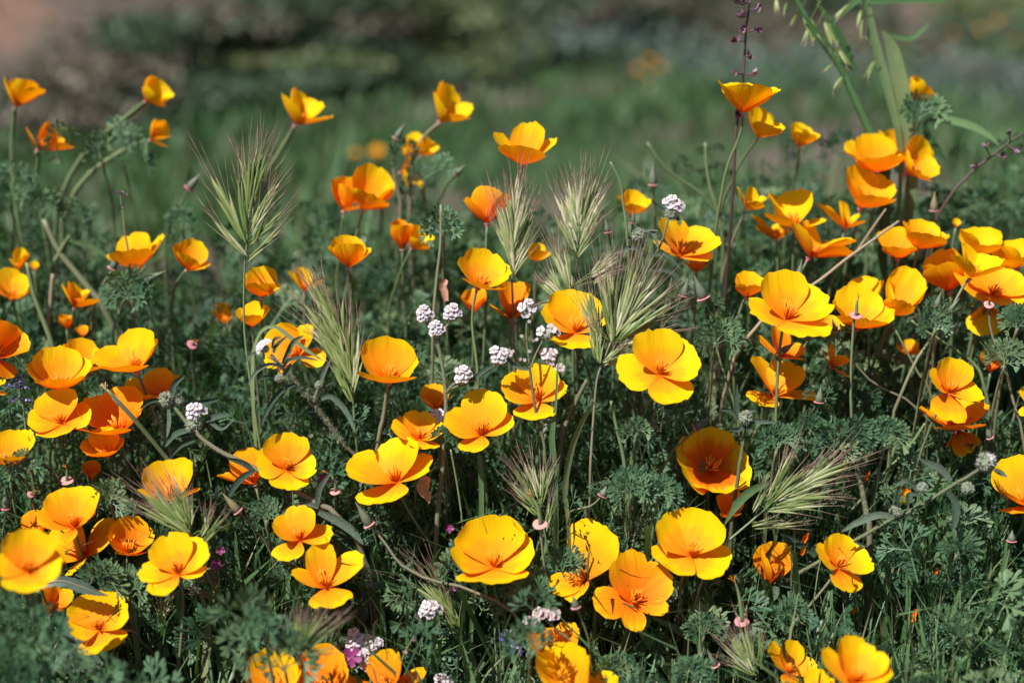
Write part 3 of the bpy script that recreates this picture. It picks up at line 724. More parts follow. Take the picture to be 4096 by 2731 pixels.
# --- left half
T('B0', (955, 285), [(745, 175, .2, .6), (920, 35, -.3), (1110, 45, -.2, .7), (930, 165, 1)], 'yellow poppy with a raised right petal beside a pink based bud, upper left', 'm', L=255, w=.98, d=1.06)
T('B0', (1290, 288), [(1228, 110, .4), (1360, 90, -.4), (1440, 265, .2), (1320, 190, .9)], 'folded yellow poppy left of the tall brome stem, upper left', 'm', L=195, w=.92, d=1.055, stem=[(1270, 305), (1210, 400), (1190, 500)])
T('E4', (190, 845), [(10, 420, -.2), (395, 540, .1), (100, 690, .7), (430, 770, .5)], 'blurred yellow poppy with shaded brown front, at the far left edge', 'm', L=445, w=.98, d=1.075, fine=False, stem=[(195, 880), (210, 1000), (250, 1180)])
T('E4', (265, 440), [(180, 270, .4), (285, 105, -.3), (350, 190, .1), (400, 190, -.3, .4)], 'narrow upright yellow poppy above the blurred one at the left edge', L=320, w=.6, d=1.085, fine=False)
T('E4', (490, 430), [(430, 340, .3), (490, 300, -.4), (545, 370, .1)], 'tiny pale yellow poppy right of the narrow upright one at left', L=130, d=1.1, fine=False)
T('E4', (1062, 965), [(915, 640, .4), (1010, 590, -.4), (1260, 720, -.2), (1415, 850, .3)], 'yellow cup tilted right with brown shaded side, before a thick dry stalk at left', 'm', L=400, w=.92, d=1.055, stem=[(1055, 990), (1030, 1150), (1020, 1350)])
T('E4', (950, 1265), [(875, 1060, .3), (1010, 1075, -.4), (950, 1110, .8)], 'small orange poppy low behind the dry stalk cup at left', 'o', L=205, d=1.07, fine=False)
T('E4', (1180, 1370), [(1075, 1250, .3), (1200, 1215, -.4), (1240, 1330, .1)], 'small red orange poppy beside another low behind the stalk at left', 'o', L=160, d=1.06, fine=False)
T('B0', (-40, 890), [(50, 650, 0, 1.25), (196, 820, 0, 1.2), (60, 1020, .3, 1.2), (-260, 800, 0)], 'large orange poppy cut by the left edge, broad pleated petal', 'o', L=255, w=1.1, d=.965, bulge=.04)
T('B0', (400, 1108), [(228, 950, .5), (375, 822, -.5), (618, 935, -.1), (500, 1035, .9)], 'golden cup with ragged left petal, front of a pair at left', 'm', L=295, w=1.05, d=.975)
T('B0', (600, 995), [(425, 810, .3), (500, 768, -.3), (655, 830, -.2), (670, 960, .5)], 'yellow poppy half hidden behind the golden cup, back of a pair at left', 'm', L=250, w=.95, d=1.01, stem=[(640, 985), (720, 1030), (800, 1100)])
T('B0', (938, 988), [(680, 850, .2), (965, 695, -.3), (1088, 775, .2, .6), (870, 945, .9)], 'bright yellow cup with two tall petals on a curved dark stem at left', L=325, w=1.0, d=.985, ds=.012, stem=[(945, 1005), (990, 1100), (1050, 1250), (1140, 1450)])
T('B0', (1095, 1185), [(872, 1060, .2, .7), (1110, 968, -.4), (1235, 1030, -.1), (1060, 1140, .9)], 'orange yellow poppy behind the curved dark stem, right of the red orange one', 'm', L=235, w=1.0, d=1.005)
T('B0', (820, 1412), [(590, 1180, .2), (830, 1098, -.4), (990, 1240, .2), (720, 1365, 1)], 'red orange cup with a striped seed pod lying across it at left', 'o', L=335, w=1.05, d=.982)
T('B0', (425, 1348), [(375, 1112, -.2), (615, 1265, -.1), (212, 1290, .4), (415, 1420, .8)], 'sharp round yellow poppy with curly stamens, left of the red orange cup', 'm', L=245, w=1.15, d=.965, bulge=.07, stem=[(400, 1425), (350, 1530)])
T('B0', (60, 1645), [(-70, 1490, .4), (70, 1395, -.4), (218, 1415, -.1), (110, 1560, .9)], 'golden cup cut by the left edge above the dotted sprig', 'm', L=262, w=1.0, d=.965)
T('B0', (740, 1572), [(572, 1480, .3), (710, 1375, -.4), (848, 1465, 0), (725, 1535, .9)], 'small golden cup under the sharp round poppy, stamens showing', 'm', L=205, w=1.0, d=.968)
T('C0', (640, 170), [(572, 85, .3), (625, 35, -.3), (678, 110, .2)], 'dull shaded orange poppy deep among leaves below the small golden cup', 'o', L=140, w=.9, d=1.0)
T('C0', (1170, 312), [(1070, 52, -.2, 1.1), (1305, 35, -.2, 1.05), (990, 225, .6, .5), (1375, 215, .6, .5)], 'two lobed yellow poppy with comb shadows behind a brome head at left', 'y', L=305, w=1.02, d=.957)
T('C0', (515, 498), [(295, 375, .3), (405, 240, -.3), (620, 230, -.3), (670, 395, .3, .5), (510, 545, .9, .35)], 'upper yellow poppy of a stacked pair at lower left, stamens fanned', 'm', L=305, w=1.0, d=.945, bulge=.08)
T('C0', (590, 695), [(775, 450, -.2), (390, 620, .3), (545, 775, .7, .6), (335, 530, -.3)], 'lower poppy of the stacked pair at lower left, stamens spread flat', 'm', L=305, w=1.0, d=.962, bulge=.05)
T('C0', (880, 675), [(775, 510, .3), (885, 425, -.4), (1045, 530, 0), (960, 650, .7)], 'shaded deep orange poppy right of the stacked pair', 'o', L=250, w=1.0, d=.955)
T('C0', (265, 570), [(60, 535, .4), (215, 385, -.3), (330, 440, -.2)], 'orange poppy with finger shadows left of the stacked pair', 'o', L=215, w=.95, d=.965)
T('C0', (190, 800), [(5, 690, .2), (200, 515, -.3), (415, 735, 0), (230, 885, .8)], 'blurred bright yellow poppy close to the lens at the lower left', L=285, w=1.1, d=.852)
T('C0', (1228, 815), [(970, 775, .2, .75), (1140, 550, -.2), (1400, 600, -.2), (1095, 900, .8, .7), (1425, 780, .4, .5)], 'yellow poppy with a squared left petal on a soft brown stem, lower left', L=290, w=.98, d=.915, bulge=.06, stem=[(1250, 890), (1262, 1050), (1245, 1300), (1220, 1568)])
T('C0', (350, 1085), [(345, 895, .3), (500, 950, .1), (440, 1030, .5)], 'orange poppy under the toothed leaf at lower left', 'o', L=210, w=.9, d=.94)
T('C0', (680, 1200), [(600, 955, -.25), (850, 990, -.2), (500, 1150, .4), (780, 1298, .8)], 'bowl poppy half in shade beneath the toothed leaf at lower left', 'y', L=285, w=1.18, d=.93, bulge=.14, flare=0, stem=[(900, 1205), (980, 1290), (1070, 1390)])
T('C1', (300, 585), [(125, 455, .3), (330, 355, -.3), (515, 510, -.1), (195, 700, .7)], 'yellow poppy with striped left petal, upper of two touching flowers below the hairy stalk', 'm', L=248, w=1.0, d=.94, bulge=.07)
T('C1', (480, 912), [(415, 605, -.1), (715, 675, -.1), (262, 790, .3, .5), (575, 988, .9, .8)], 'poppy with petals set apart like fingers, lower of two touching flowers', 'm', L=345, w=.62, d=.93, bulge=.05, stem=[(460, 985), (435, 1060), (410, 1150)])
T('E5', (400, 1180), [(100, 850, .2), (420, 560, -.2), (720, 790, -.1), (500, 1000, .8)], 'orange poppy at the bottom edge behind blurred brome, left of two', 'm', L=640, w=1.0, d=.915)
T('E5', (950, 1190), [(820, 640, -.2), (1220, 560, -.2), (1310, 850, .1), (900, 1000, .8)], 'orange poppy at the bottom edge behind blurred brome, right of two', 'o', L=640, w=1.0, d=.925)
T('C1', (885, 1650), [(630, 1540, .2), (930, 1345, -.3), (1150, 1490, -.1)], 'orange poppy with criss cross shadows at the bottom edge, right of white flowers', 'o', L=315, w=1.0, d=.922)
T('C2', (280, 1425), [(120, 1210, .1), (255, 1200, -.3), (435, 1180, -.2), (330, 1385, .9)], 'orange poppy in the shadow of a yellow one at the bottom centre', 'o', L=290, w=.98, d=.94)
T('C2', (390, 1740), [(165, 1400, .2, 1.05), (460, 1318, -.1, 1.25), (700, 1500, .2, .95), (100, 1600, .5, .9)], 'large soft yellow poppy cut by the bottom edge at centre', 'm', L=430, w=1.0, d=.895)
T('C3', (130, 1495), [(15, 1305, .3), (180, 1282, -.3), (325, 1425, 0), (170, 1560, .8)], 'orange poppy with a pink collar near the bottom edge at right', 'm', L=225, w=.85, d=.925)
T('C3', (590, 1560), [(370, 1375, .2), (530, 1262, -.3), (735, 1325, -.3), (822, 1450, .2), (600, 1620, .9, .6)], 'big blurred yellow poppy near the bottom edge at right', L=305, w=1.05, d=.862)
T('C3', (350, 1650), [(170, 1570, .2), (345, 1478, -.3), (455, 1540, 0)], 'yellow poppy rim cut by the bottom edge beside the big blurred one', L=185, w=1.0, d=.895)
T('C3', (480, 770), [(325, 645, .3), (480, 545, -.3), (705, 695, -.2), (545, 905, .7)], 'sharp orange poppy on a slanting stem before the hairy stalk, lower right', 'm', L=248, w=1.12, d=.942, bulge=.08, stem=[(420, 870), (290, 1030), (190, 1140), (110, 1290)])
T('C3', (10, 890), [(-50, 640, .2), (65, 595, -.3), (95, 750, .1)], 'shaded orange poppy behind leaf tufts, right of the open bowl', 'o', L=290, w=.9, d=.975)
T('C2', (1500, 440), [(1430, 270, .3), (1530, 235, -.4), (1485, 380, .8)], 'red orange poppy in deep shade under the red hearted bowl', 'o', L=200, w=.8, d=.985)
T('B0', (-70, 1110), [(32, 1060, .2), (36, 1150, .6), (-90, 1000, -.3)], 'thin yellow poppy edge at the left border', L=120, d=.955)
T('D', (600, 682), [(561, 640, .3), (595, 613, -.4), (643, 655, 0), (605, 650, .9)], 'golden poppy right of the brome stem, upper of two there', 'm', L=66, w=1.05, d=1.0)
T('D', (580, 750), [(545, 712, .3), (590, 692, -.4), (616, 705, 0), (578, 725, .9)], 'yellow poppy with notched rim behind the brome stem, lower of two there', 'y', L=56, w=.95, d=1.005)
T('F3', (930, 385), [(580, 60, -.1), (1010, -10, -.3), (520, 470, .5, .8), (1265, 430, .3, .7), (730, 570, .7, .7)], 'yellow poppy half covered by the hairy leafed plant at left', 'm', L=440, w=1.0, d=.995, bulge=.06)
T('D', (515, 742), [(488, 715, .3), (505, 696, -.4), (542, 720, .2)], 'blurred pale orange poppy left of the brome stem among leaves', 'm', L=45, w=.9, d=1.08, fine=False)
T('D', (698, 668), [(662, 622, .3), (690, 614, -.4), (742, 642, .2)], 'blurred yellow poppy behind the leaning brome head', 'y', L=56, w=.9, d=1.08, fine=False)
T('B1', (1240, 1265), [(1140, 1165, .3), (1230, 1078, -.4), (1305, 1150, .1)], 'dull orange poppy in shade left of the hairy white flowered stem', 'o', L=195, w=1.0, d=1.0)
T('D', (585, 1112), [(505, 1085, .2), (560, 1032, -.3), (605, 1060, 0)], 'orange poppy partly under the brown hairy stalk, lower left of centre', 'o', L=86, w=.95, d=.975)
T('D', (1088, 718), [(1062, 682, .3), (1095, 660, -.4), (1112, 682, .2)], 'small orange poppy blurred behind a thin stem near the white sprig', 'o', L=60, d=1.04, fine=False)
T('D', (2275, 852), [(2248, 820, .3), (2280, 798, -.4), (2305, 825, .2)], 'little orange poppy deep in the stems right of the round sharp one', 'o', L=54, d=1.03, fine=False)
T('D', (2195, 522), [(2186, 508, .3), (2196, 502, -.4), (2206, 512, .2)], 'tiniest yellow poppy among leaves behind the frilled cup at right', 'y', L=20, d=1.07, fine=False)
T('D', (865, 358), [(848, 345, .3), (864, 335, -.4), (882, 343, 0), (866, 354, .9)], 'far poppy blurred to an orange disc in the meadow, larger of two', 'm', L=24, d=2.3, fine=False)
T('D', (815, 358), [(805, 350, .3), (814, 345, -.4), (825, 350, 0), (815, 355, .9)], 'far poppy blurred to an orange disc in the meadow, smaller of two', 'm', L=14, d=2.35, fine=False)
for fx, fy, fl, lab in [(1462, 165, 20, 'far orange blur, leftmost of the little group left of the dark flowering stem'), (1490, 142, 20, 'far orange blur, highest of the little group left of the dark flowering stem'),
        (1516, 158, 18, 'far orange blur, rightmost of the little group left of the dark flowering stem'), (1485, 178, 16, 'far orange blur, lowest of the little group left of the dark flowering stem'),
        (2250, 72, 18, 'far orange blur above the highest small poppy, middle of the top right row'), (2290, 55, 18, 'far orange blur near the top right corner, highest of its row'),
        (2190, 80, 14, 'far orange blur beside the broad blades, leftmost of the top right row'), (725, 235, 14, 'faint orange blur right behind the folded tip poppy'),
        (2330, 95, 14, 'far orange blur at the right edge near the top')]:
    o = T('D', (fx, fy), [(fx - fl * .5, fy - fl * .3, .3), (fx, fy - fl * .6, -.4), (fx + fl * .5, fy - fl * .25, 0), (fx, fy - fl * .2, .9)],
          lab, 'm', L=fl * .62, d=3.3 if fy > 100 else 3.7, fine=False)
    o['group'] = 'distant poppies in the meadow'
# ------------------------------------------------------------------ poppy leaves (dissected, grey green)
def leaf_template(seed, finger=7.0, wid=1.9, petiole=(14, 26), arm=(6, 10)):
    """one dissected leaf in millimetres: base at 0, axis +z, face +y. returns V, tris, along"""
    r = np.random.default_rng(seed)
    V, F, UV = [], [], []
    def quadstrip(p, q, w0, w1, v0, v1):
        s = unit(np.cross(q - p, [0, 1, 0])); n = len(V)
        V.extend([p - s * w0, p + s * w0, q - s * w1, q + s * w1]); UV.extend([v0, v0, v1, v1])
        F.extend([(n, n + 1, n + 3), (n, n + 3, n + 2)])
    def rot(d, a, tip=0):
        c, s = math.cos(a), math.sin(a)
        v = np.array([d[0] * c + d[2] * s, d[1] + tip, -d[0] * s + d[2] * c])
        return unit(v)
    def lobe(p, d, ln, w, v):
        s = unit(np.cross(d, [0, 1, 0])); nn = np.cross(s, d); n = len(V)
        bow = r.uniform(-.12, .2) * ln
        V.extend([p, p + d * ln * .55 - s * w * .42 + nn * bow * .3, p + d * ln * .55 + s * w * .42 + nn * bow * .3, p + d * ln * .86 - s * w * .5 + nn * bow * .7,
                  p + d * ln * .86 + s * w * .5 + nn * bow * .7, p + d * ln + nn * bow, p + d * ln * .7 - nn * w * .22 + nn * bow * .5])
        UV.extend([v, .7, .7, .9, .9, 1, .8])
        F.extend([(n, n + 6, n + 1), (n, n + 2, n + 6), (n + 1, n + 6, n + 3), (n + 2, n + 4, n + 6), (n + 3, n + 6, n + 5), (n + 6, n + 4, n + 5)])
    z = np.array([0, 0, 1.0])
    pet = r.uniform(*petiole)
    p0 = np.zeros(3); p1 = p0 + unit(z + np.array([r.uniform(-.15, .15), r.uniform(-.1, .1), 0])) * pet
    quadstrip(p0, p1, .45, .4, 0, .3)
    for a1 in (-.95, 0, .95):
        d1 = rot(z, a1 + r.uniform(-.15, .15), r.uniform(-.25, .3))
        q = p1 + d1 * r.uniform(*arm)
        quadstrip(p1, q, .4, .35, .3, .5)
        for a2 in (-.75, 0, .75):
            d2 = rot(d1, a2 + r.uniform(-.15, .15), r.uniform(-.25, .3))
            q2 = q + d2 * r.uniform(3, 6)
            quadstrip(q, q2, .35, .4, .5, .6)
            for a3 in ((-.5, 0, .5) if r.uniform() < .75 else (-.32, .32)):
                lobe(q2, rot(d2, a3 + r.uniform(-.12, .12), r.uniform(-.2, .2)), finger * r.uniform(.75, 1.25), wid * r.uniform(.8, 1.2), .6)
    return np.array(V) * .001, np.array(F), np.array(UV)

LEAVES = [leaf_template(40 + i, f, w_) for i, (f, w_) in enumerate([(7, 2.0), (8, 2.2), (6, 1.7), (7, 1.6), (9, 2.4), (6, 1.5), (8, 1.9), (7, 2.3)])]

LEAVES += [leaf_template(80 + i, f, w_, (3, 7), (3, 6)) for i, (f, w_) in enumerate([(7, 2.0), (6, 1.8), (8, 2.3), (7, 1.7)])]

def frames(ax, rg):
    """rotation matrices taking z to ax and y to a side chosen at random"""
    n = len(ax)
    r = rg.normal(0, 1, (n, 3))
    x = np.cross(ax, r); x /= np.linalg.norm(x, axis=1)[:, None]
    y = np.cross(ax, x)
    return np.stack([x, y, ax], -1)

def scatter(templates, P, ax, scale, rg, tint):
    Vs, Fs, Us = [], [], []
    k = rg.integers(0, len(templates), len(P)); off = 0
    R = frames(ax, rg)
    for i, (V, F, v) in enumerate(templates):
        s = np.where(k == i)[0]
        if not len(s): continue
        W = np.einsum('nij,vj->nvi', R[s], V) * scale[s][:, None, None] + P[s][:, None, :]
        Vs.append(W.reshape(-1, 3))
        Fs.append((F[None] + (np.arange(len(s)) * len(V))[:, None, None] + off).reshape(-1, 3))
        Us.append(np.stack([np.repeat(tint[s], len(V)), np.tile(v, len(s))], -1))
        off += len(s) * len(V)
    return np.concatenate(Vs), np.concatenate(Fs), np.concatenate(Us)

def one_leaf(mb, p, ax, size, rg, face=None, tint=.5, k=None):
    """one leaf piece into mb; size multiplies the template; face: the way its front turns"""
    V, F, v = LEAVES[rg.integers(0, len(LEAVES)) if k is None else k]
    ax = unit(ax)
    if face is None: face = -FWD + rg.normal(0, .5, 3)
    x = unit(np.cross(face, ax)); y = np.cross(ax, x)
    R = np.stack([x, y, ax], -1)
    mb.add(V @ R.T * size + p, F, np.stack([np.full(len(V), tint), v], -1))

def clear_of(P, margin, chance, rg, slack=.0):
    """True where a leaf at P does not stand in front of a flower"""
    q = P - CAM
    d = q @ FWD
    x = 2048 + (q @ RT) / d / K; y = 1365.5 - (q @ UP) / d / K
    D = np.array(DISCS)
    ok = np.ones(len(P), bool)
    for a in range(0, len(P), 4000):
        s = slice(a, a + 4000)
        dx = x[s, None] - D[None, :, 0]; dy = y[s, None] - D[None, :, 1]
        hit = (dx * dx + dy * dy < (D[None, :, 3] + margin) ** 2) & (d[s, None] < D[None, :, 2] + slack)
        ok[s] = ~hit.any(1)
    return ok | (rg.uniform(0, 1, len(P)) < chance)

# crest of the foliage against the meadow, D pixels
CREST_X = [-900, 0, 90, 200, 300, 430, 520, 640, 760, 900, 1000, 1100, 1250, 1400, 1500, 1600, 1660, 1800, 1900, 2050, 2150, 2250, 2352, 3250]
CREST_Y = [430, 430, 460, 560, 640, 620, 620, 580, 500, 500, 500, 545, 600, 520, 470, 420, 390, 375, 400, 470, 420, 360, 345, 350]
def canopy_row(d, px):
    t = np.interp(px, CREST_X, CREST_Y) * 4096 / 2352
    a = np.interp(d, [.80, .86, .93, 1.0, 1.08, 1.18], [3300, 2750, 2250, 1700, 1230, 0])
    wt = np.interp(d, [1.0, 1.18], [0, 1])
    return np.where(d < 1.0, a, np.interp(d, [1.0, 1.08, 1.18], [1700, 1250, 0]) + wt * t * 1.0) if False else \
        np.where(d < 1.0, a, (1 - wt) * 1700 + wt * t)

def sunlit(P, reach, margin):
    """True where a leaf at P does not stand between a petal and the sun"""
    s = np.array(SUN_DIR); D = np.array(PETALS); ok = np.ones(len(P), bool)
    for a in range(0, len(P), 4000):
        q = P[a:a + 4000, None, :] - D[None, :, :3]
        t = q @ s
        perp = np.linalg.norm(q - t[..., None] * s, axis=2)
        ok[a:a + 4000] = ~((t > 0) & (t < reach) & (perp < D[None, :, 3] + margin)).any(1)
    return ok

def build_foliage():
    rg = np.random.default_rng(3)
    n = 8000
    d = rg.uniform(.80, 1.24, n) ** 1.0
    px = rg.uniform(-450, 2800, n)
    row = canopy_row(np.minimum(d, 1.18), px)
    row = row + rg.uniform(0, 1, n) ** .85 * 820 + rg.normal(0, 45, n)
    P = CAM + d[:, None] * (FWD + ((px * 4096 / 2352 - 2048) * K)[:, None] * RT - ((row - 1365.5) * K)[:, None] * UP)
    g = ground_z(P[:, 0], P[:, 1])
    keep = P[:, 2] > g + .008
    P = P[keep]
    ax = rg.normal(0, .62, (len(P), 3)) + np.array([0, -.12, .8]); ax /= np.linalg.norm(ax, axis=1)[:, None]
    sc = rg.uniform(.6, 1.25, len(P))
    mid = P + ax * (.032 * sc)[:, None]
    ok = clear_of(mid, 50, .02, rg) & (sunlit(mid, .16, .012) | (rg.uniform(0, 1, len(P)) < .05))
    P, ax, sc = P[ok], ax[ok], sc[ok]
    V, F, U = scatter(LEAVES, P, ax, sc, rg, np.clip(rg.normal(.45, .28, len(P)), 0, 1))
    o = big_mesh('poppy_foliage', V, F, U, M['leaf'], smooth=False)
    tag(o, 'dense grey green dissected poppy leaves between the flower stems', 'foliage', kind='stuff')
    # grass blades and thin stalks among them
    n = 16000
    d = rg.uniform(.82, 1.26, n); px = rg.uniform(-450, 2800, n)
    row = canopy_row(np.minimum(d, 1.18), px) + rg.uniform(0, 1, n) * 560 - 60
    P = CAM + d[:, None] * (FWD + ((px * 4096 / 2352 - 2048) * K)[:, None] * RT - ((row - 1365.5) * K)[:, None] * UP)
    g = ground_z(P[:, 0], P[:, 1])
    h = np.clip(P[:, 2] - g, .03, .2)
    ok = clear_of(P, 22, .02, rg) & clear_of(P - np.array([0, 0, 1]) * (h * .3)[:, None], 14, .02, rg) & (P[:, 2] > g + .02) & (sunlit(P, .13, .003) | (rg.uniform(0, 1, n) < .12))
    B = P.copy(); B[:, 2] = g - .005
    o = grass_field('patch_grass', B[ok], h[ok] * 1.1, rg.uniform(0, 1, ok.sum()) ** 2 * .0042 + .0011, M['grass'], lean=.45, rg=rg)
    tag(o, 'thin grass blades growing up through the poppy leaves', 'grass', kind='stuff')

    n = 3600
    d = rg.uniform(.84, 1.3, n); px = rg.uniform(-450, 2800, n)
    row = canopy_row(np.minimum(d, 1.18), px) + rg.uniform(0, 1, n) * 420 - 110
    P = CAM + d[:, None] * (FWD + ((px * 4096 / 2352 - 2048) * K)[:, None] * RT - ((row - 1365.5) * K)[:, None] * UP)
    g = ground_z(P[:, 0], P[:, 1]); h = np.clip(P[:, 2] - g, .04, .24)
    ok = clear_of(P, 12, .02, rg) & clear_of(P - np.array([0, 0, 1]) * (h * .35)[:, None], 8, .02, rg) & (P[:, 2] > g + .03) & sunlit(P, .1, .0)
    B = P.copy(); B[:, 2] = g - .005
    o = grass_field('thin_stalks', B[ok], h[ok] * 1.05, rg.uniform(.0010, .0019, ok.sum()), M['stem'], lean=.25, rg=rg, tint=np.clip(rg.normal(.5, .35, ok.sum()), 0, 1))
    tag(o, 'countless thin stalks standing among the poppy leaves', 'stalks', kind='stuff')
# ------------------------------------------------------------------ buds, collars and pods
def bud(reg, b, tip, label, stem=None, fat=.19, d=None, ds=.02, leaves=0, tint=.4, collar=True, rs=.9):
    rg = np.random.default_rng(int(b[0] * 3 + b[1]))
    nx, ny = nat(reg, *b)
    d = d or dep(ny) - .004
    base = place(nx, ny, d)
    sc = K * d * REG[reg][2]
    A3 = camvec(tip[0] - b[0], tip[1] - b[1], math.hypot(tip[0] - b[0], tip[1] - b[1]) * .2, sc)
    L = np.linalg.norm(A3); A = unit(A3)
    o = empty('poppy_bud', base, label, 'poppy bud', 'pointed poppy buds among the flowers')
    mb = MB()
    lathe(mb, base, A, [(0, .12 * L * fat / .19), (.04 * L, fat * L * .8), (.16 * L, fat * L), (.34 * L, fat * L * .92), (.55 * L, fat * L * .6), (.75 * L, fat * L * .30), (.92 * L, fat * L * .14), (L, .008 * L)], 12, tint=tint)
    mb.build('cap', M['bud'], o, base)
    if collar:
        mb = MB()
        lathe(mb, base - A * .05 * L, A, [(-.06 * L, fat * L * .3), (0, fat * L * 1.0), (.03 * L, fat * L * 1.35), (.055 * L, fat * L * 1.35), (.06 * L, fat * L * .8)], 14, tint=rg.uniform(), wob=.05)
        mb.build('collar', M['collar'], o, base)
    x, y, dz = project(base + A3 * .5); DISCS.append((x, y, dz, L / K / d * .45))
    b0 = base - A * .08 * L
    if stem:
        sr, pts = (stem[0], stem[1:]) if isinstance(stem[0], str) else (reg, stem)
        P = [b0] + path_px(sr, pts, d + .003, d + ds)
        stem_discs(smooth_path(P, 12))
        full = stem_to_ground(P, rg)
    else:
        P = [b0, b0 - A * .02]
        full = stem_to_ground(P, rg)
    mb = MB(); tube(mb, smooth_path(full, 16), np.linspace(.0007, .0011, 16) * rs, 6, tint=float(rg.uniform(.2, 1)))
    mb.build('stem', M['stem'], o, base)
    for k in range(leaves):
        q = smooth_path(full, 20)[4 + 2 * k]
        mb = MB(); one_leaf(mb, q, np.array([rg.uniform(-1, 1), rg.uniform(-.3, .1), .9]), rg.uniform(.6, .9), rg, tint=rg.uniform(.3, .9), k=int(rg.integers(8, 12)))
        mb.build('leaf', M['leaf'], o, base)
    return o
bud('B2', (1180, 470), (1213, 345), 'dark pointed bud just right of the brome awns, left of two', [(1165, 490), (1120, 600), (1040, 690)], leaves=1, d=.975)
bud('B2', (1318, 485), (1250, 325), 'tall pointed bud on a wide pink collar, right of the brome awns', [(1338, 510), (1370, 620), (1392, 720), (1420, 870), (1480, 1060), (1532, 1230)], leaves=2, fat=.2, d=.975)
bud('B2', (1500, 690), (1520, 600), 'small slim bud left of the stem under the little golden cup', [(1492, 705), (1420, 830)], leaves=2)
bud('B2', (972, 1362), (992, 1230), 'stout grey bud on a pale collar below the widest poppy', [(965, 1385), (920, 1520), (890, 1620)], leaves=2, d=.955)
bud('B2', (1265, 1380), (1385, 1285), 'dark bud leaning right above the red hearted bowl', [(1250, 1395), (1180, 1470), (1090, 1568)], leaves=1, d=.958, tint=.1)
bud('B3', (350, 1200), (362, 1090), 'blunt grey green bud ringed by a pink collar over a leaf tuft', [(350, 1220), (290, 1400), (200, 1560)], fat=.24, leaves=3, d=.955)
bud('B3', (1160, 545), (1186, 440), 'upright bud in a leaf tuft beside the dark underside poppy stem', [(1155, 562), (1140, 690), (1145, 760)], leaves=3, d=.97)
bud('B3', (1250, 572), (1316, 485), 'slim bud leaning right, close against the same slanting stem', [(1240, 590), (1200, 650)], fat=.14, d=.972)
bud('B3', (208, 345), (230, 215), 'pointed green bud rising behind the largest sharp poppy', d=1.0, fat=.17)
bud('B3', (95, 850), (185, 790), 'dark slanting bud under the largest sharp poppy', [(80, 862), (40, 900)], d=.975, fat=.2, tint=.15)
bud('B3', (467, 715), (434, 612), 'dark bud hanging left of the collar bowl, on a long curved stalk', [(472, 730), (540, 860), (620, 960), (740, 1080), (1040, 1250)], fat=.14, leaves=1, d=.99)
bud('C2', (622, 278), (652, 208), 'fat round grey bud with a beak beside the long straight brome stem', [(610, 292), (540, 350), (350, 425)], fat=.36, leaves=2, d=.955)
bud('C0', (40, 368), (44, 215), 'pointed green bud at the left border, with a thin pink collar', [(38, 385), (30, 480), (20, 600)], leaves=1, d=.95, fat=.15)
bud('C1', (780, 478), (688, 315), 'long bud on a pink collar whose stalk runs diagonally right', [(812, 508), (900, 620), (980, 735), (1060, 790), (1200, 860), (1400, 900), (1600, 985), (1762, 1075)], fat=.17, d=.945, ds=.005, rs=1.2)
bud('C2', (440, 1045), (418, 960), 'dark blurred bud below the shaded petal of the fan petal poppy', [(455, 1070), (520, 1240), (540, 1370)], fat=.3, d=.90, tint=.1)
bud('C2', (1400, 1445), (1340, 1330), 'green bud slipping from a rolled pink collar, low right of centre', [(1410, 1470), (1420, 1560)], fat=.2, d=.925)
bud('C2', (1300, 1395), (1306, 1340), 'short grey bud beside one with a rolled pink collar', [(1290, 1410), (1260, 1540)], fat=.3, d=.925, collar=False)
bud('C3', (1675, 588), (1676, 510), 'round dark bud in a pale collar beneath the poppy at the right edge', [(1672, 605), (1640, 760), (1580, 950)], fat=.34, d=.945)
bud('B3', (1530, 1445), (1488, 1355), 'green bud with a pale pink ring below the red orange poppy at right', [(1540, 1465), (1500, 1520)], fat=.2, d=.965)
bud('A2', (970, 1272), (970, 1115), 'tall blurred bud on a pink collar above the white flower head', [(972, 1295), (978, 1400), (985, 1530)], fat=.17, d=1.06)
bud('B2', (660, 30), (640, -70), 'green bud with pink ring between the pale brome heads and hairy bud', [(668, 50), (690, 200), (700, 400)], fat=.2, d=1.0)
bud('F1', (1340, 118), (1362, -50), 'slim green bud left of the white flower head, with a dull pink ring', [(1338, 140), (1325, 250), (1320, 420)], fat=.17, d=1.03)
bud('A3', (1140, 1450), (1140, 1315), 'tan bud with a pink ring standing above the wide cup at right', [(1140, 1470), (1138, 1560)], fat=.19, d=1.05, tint=.9)
bud('B0', (985, 372), (1155, 298), 'blurred bud with pink base lying to the right, upper left', [(962, 385), (880, 480), (830, 560)], fat=.16, d=1.045)
bud('B0', (775, 280), (830, 180), 'blurred dark bud with pink base under the raised petal poppy, upper left', fat=.24, d=1.05, tint=.1)
bud('A0', (1300, 1298), (1395, 1190), 'blurred bud with pale pink base left of the tall brome head', [(1285, 1325), (1245, 1410), (1190, 1500)], fat=.2, d=1.1)
bud('A1', (965, 955), (1028, 850), 'pale blurred bud on a thick grey stalk, left of the tangled cluster', [(955, 975), (943, 1100), (960, 1240), (992, 1370), (995, 1500)], fat=.2, d=1.1, rs=1.6)
bud('A1', (1375, 1205), (1445, 1130), 'pale blurred bud leaning right below the tangled cluster', [(1360, 1220), (1290, 1330)], fat=.18, d=1.11)
bud('C0', (1640, 385), (1530, 248), 'yellowish shrivelled bud leaning left beside grass, left of centre', [(1662, 412), (1762, 520), (1850, 640)], fat=.16, d=.945, tint=1.0)
bud('A0', (1640, 1300), (1580, 1210), 'faint far bud in the meadow grass near the tall brome head', d=1.15) if False else None

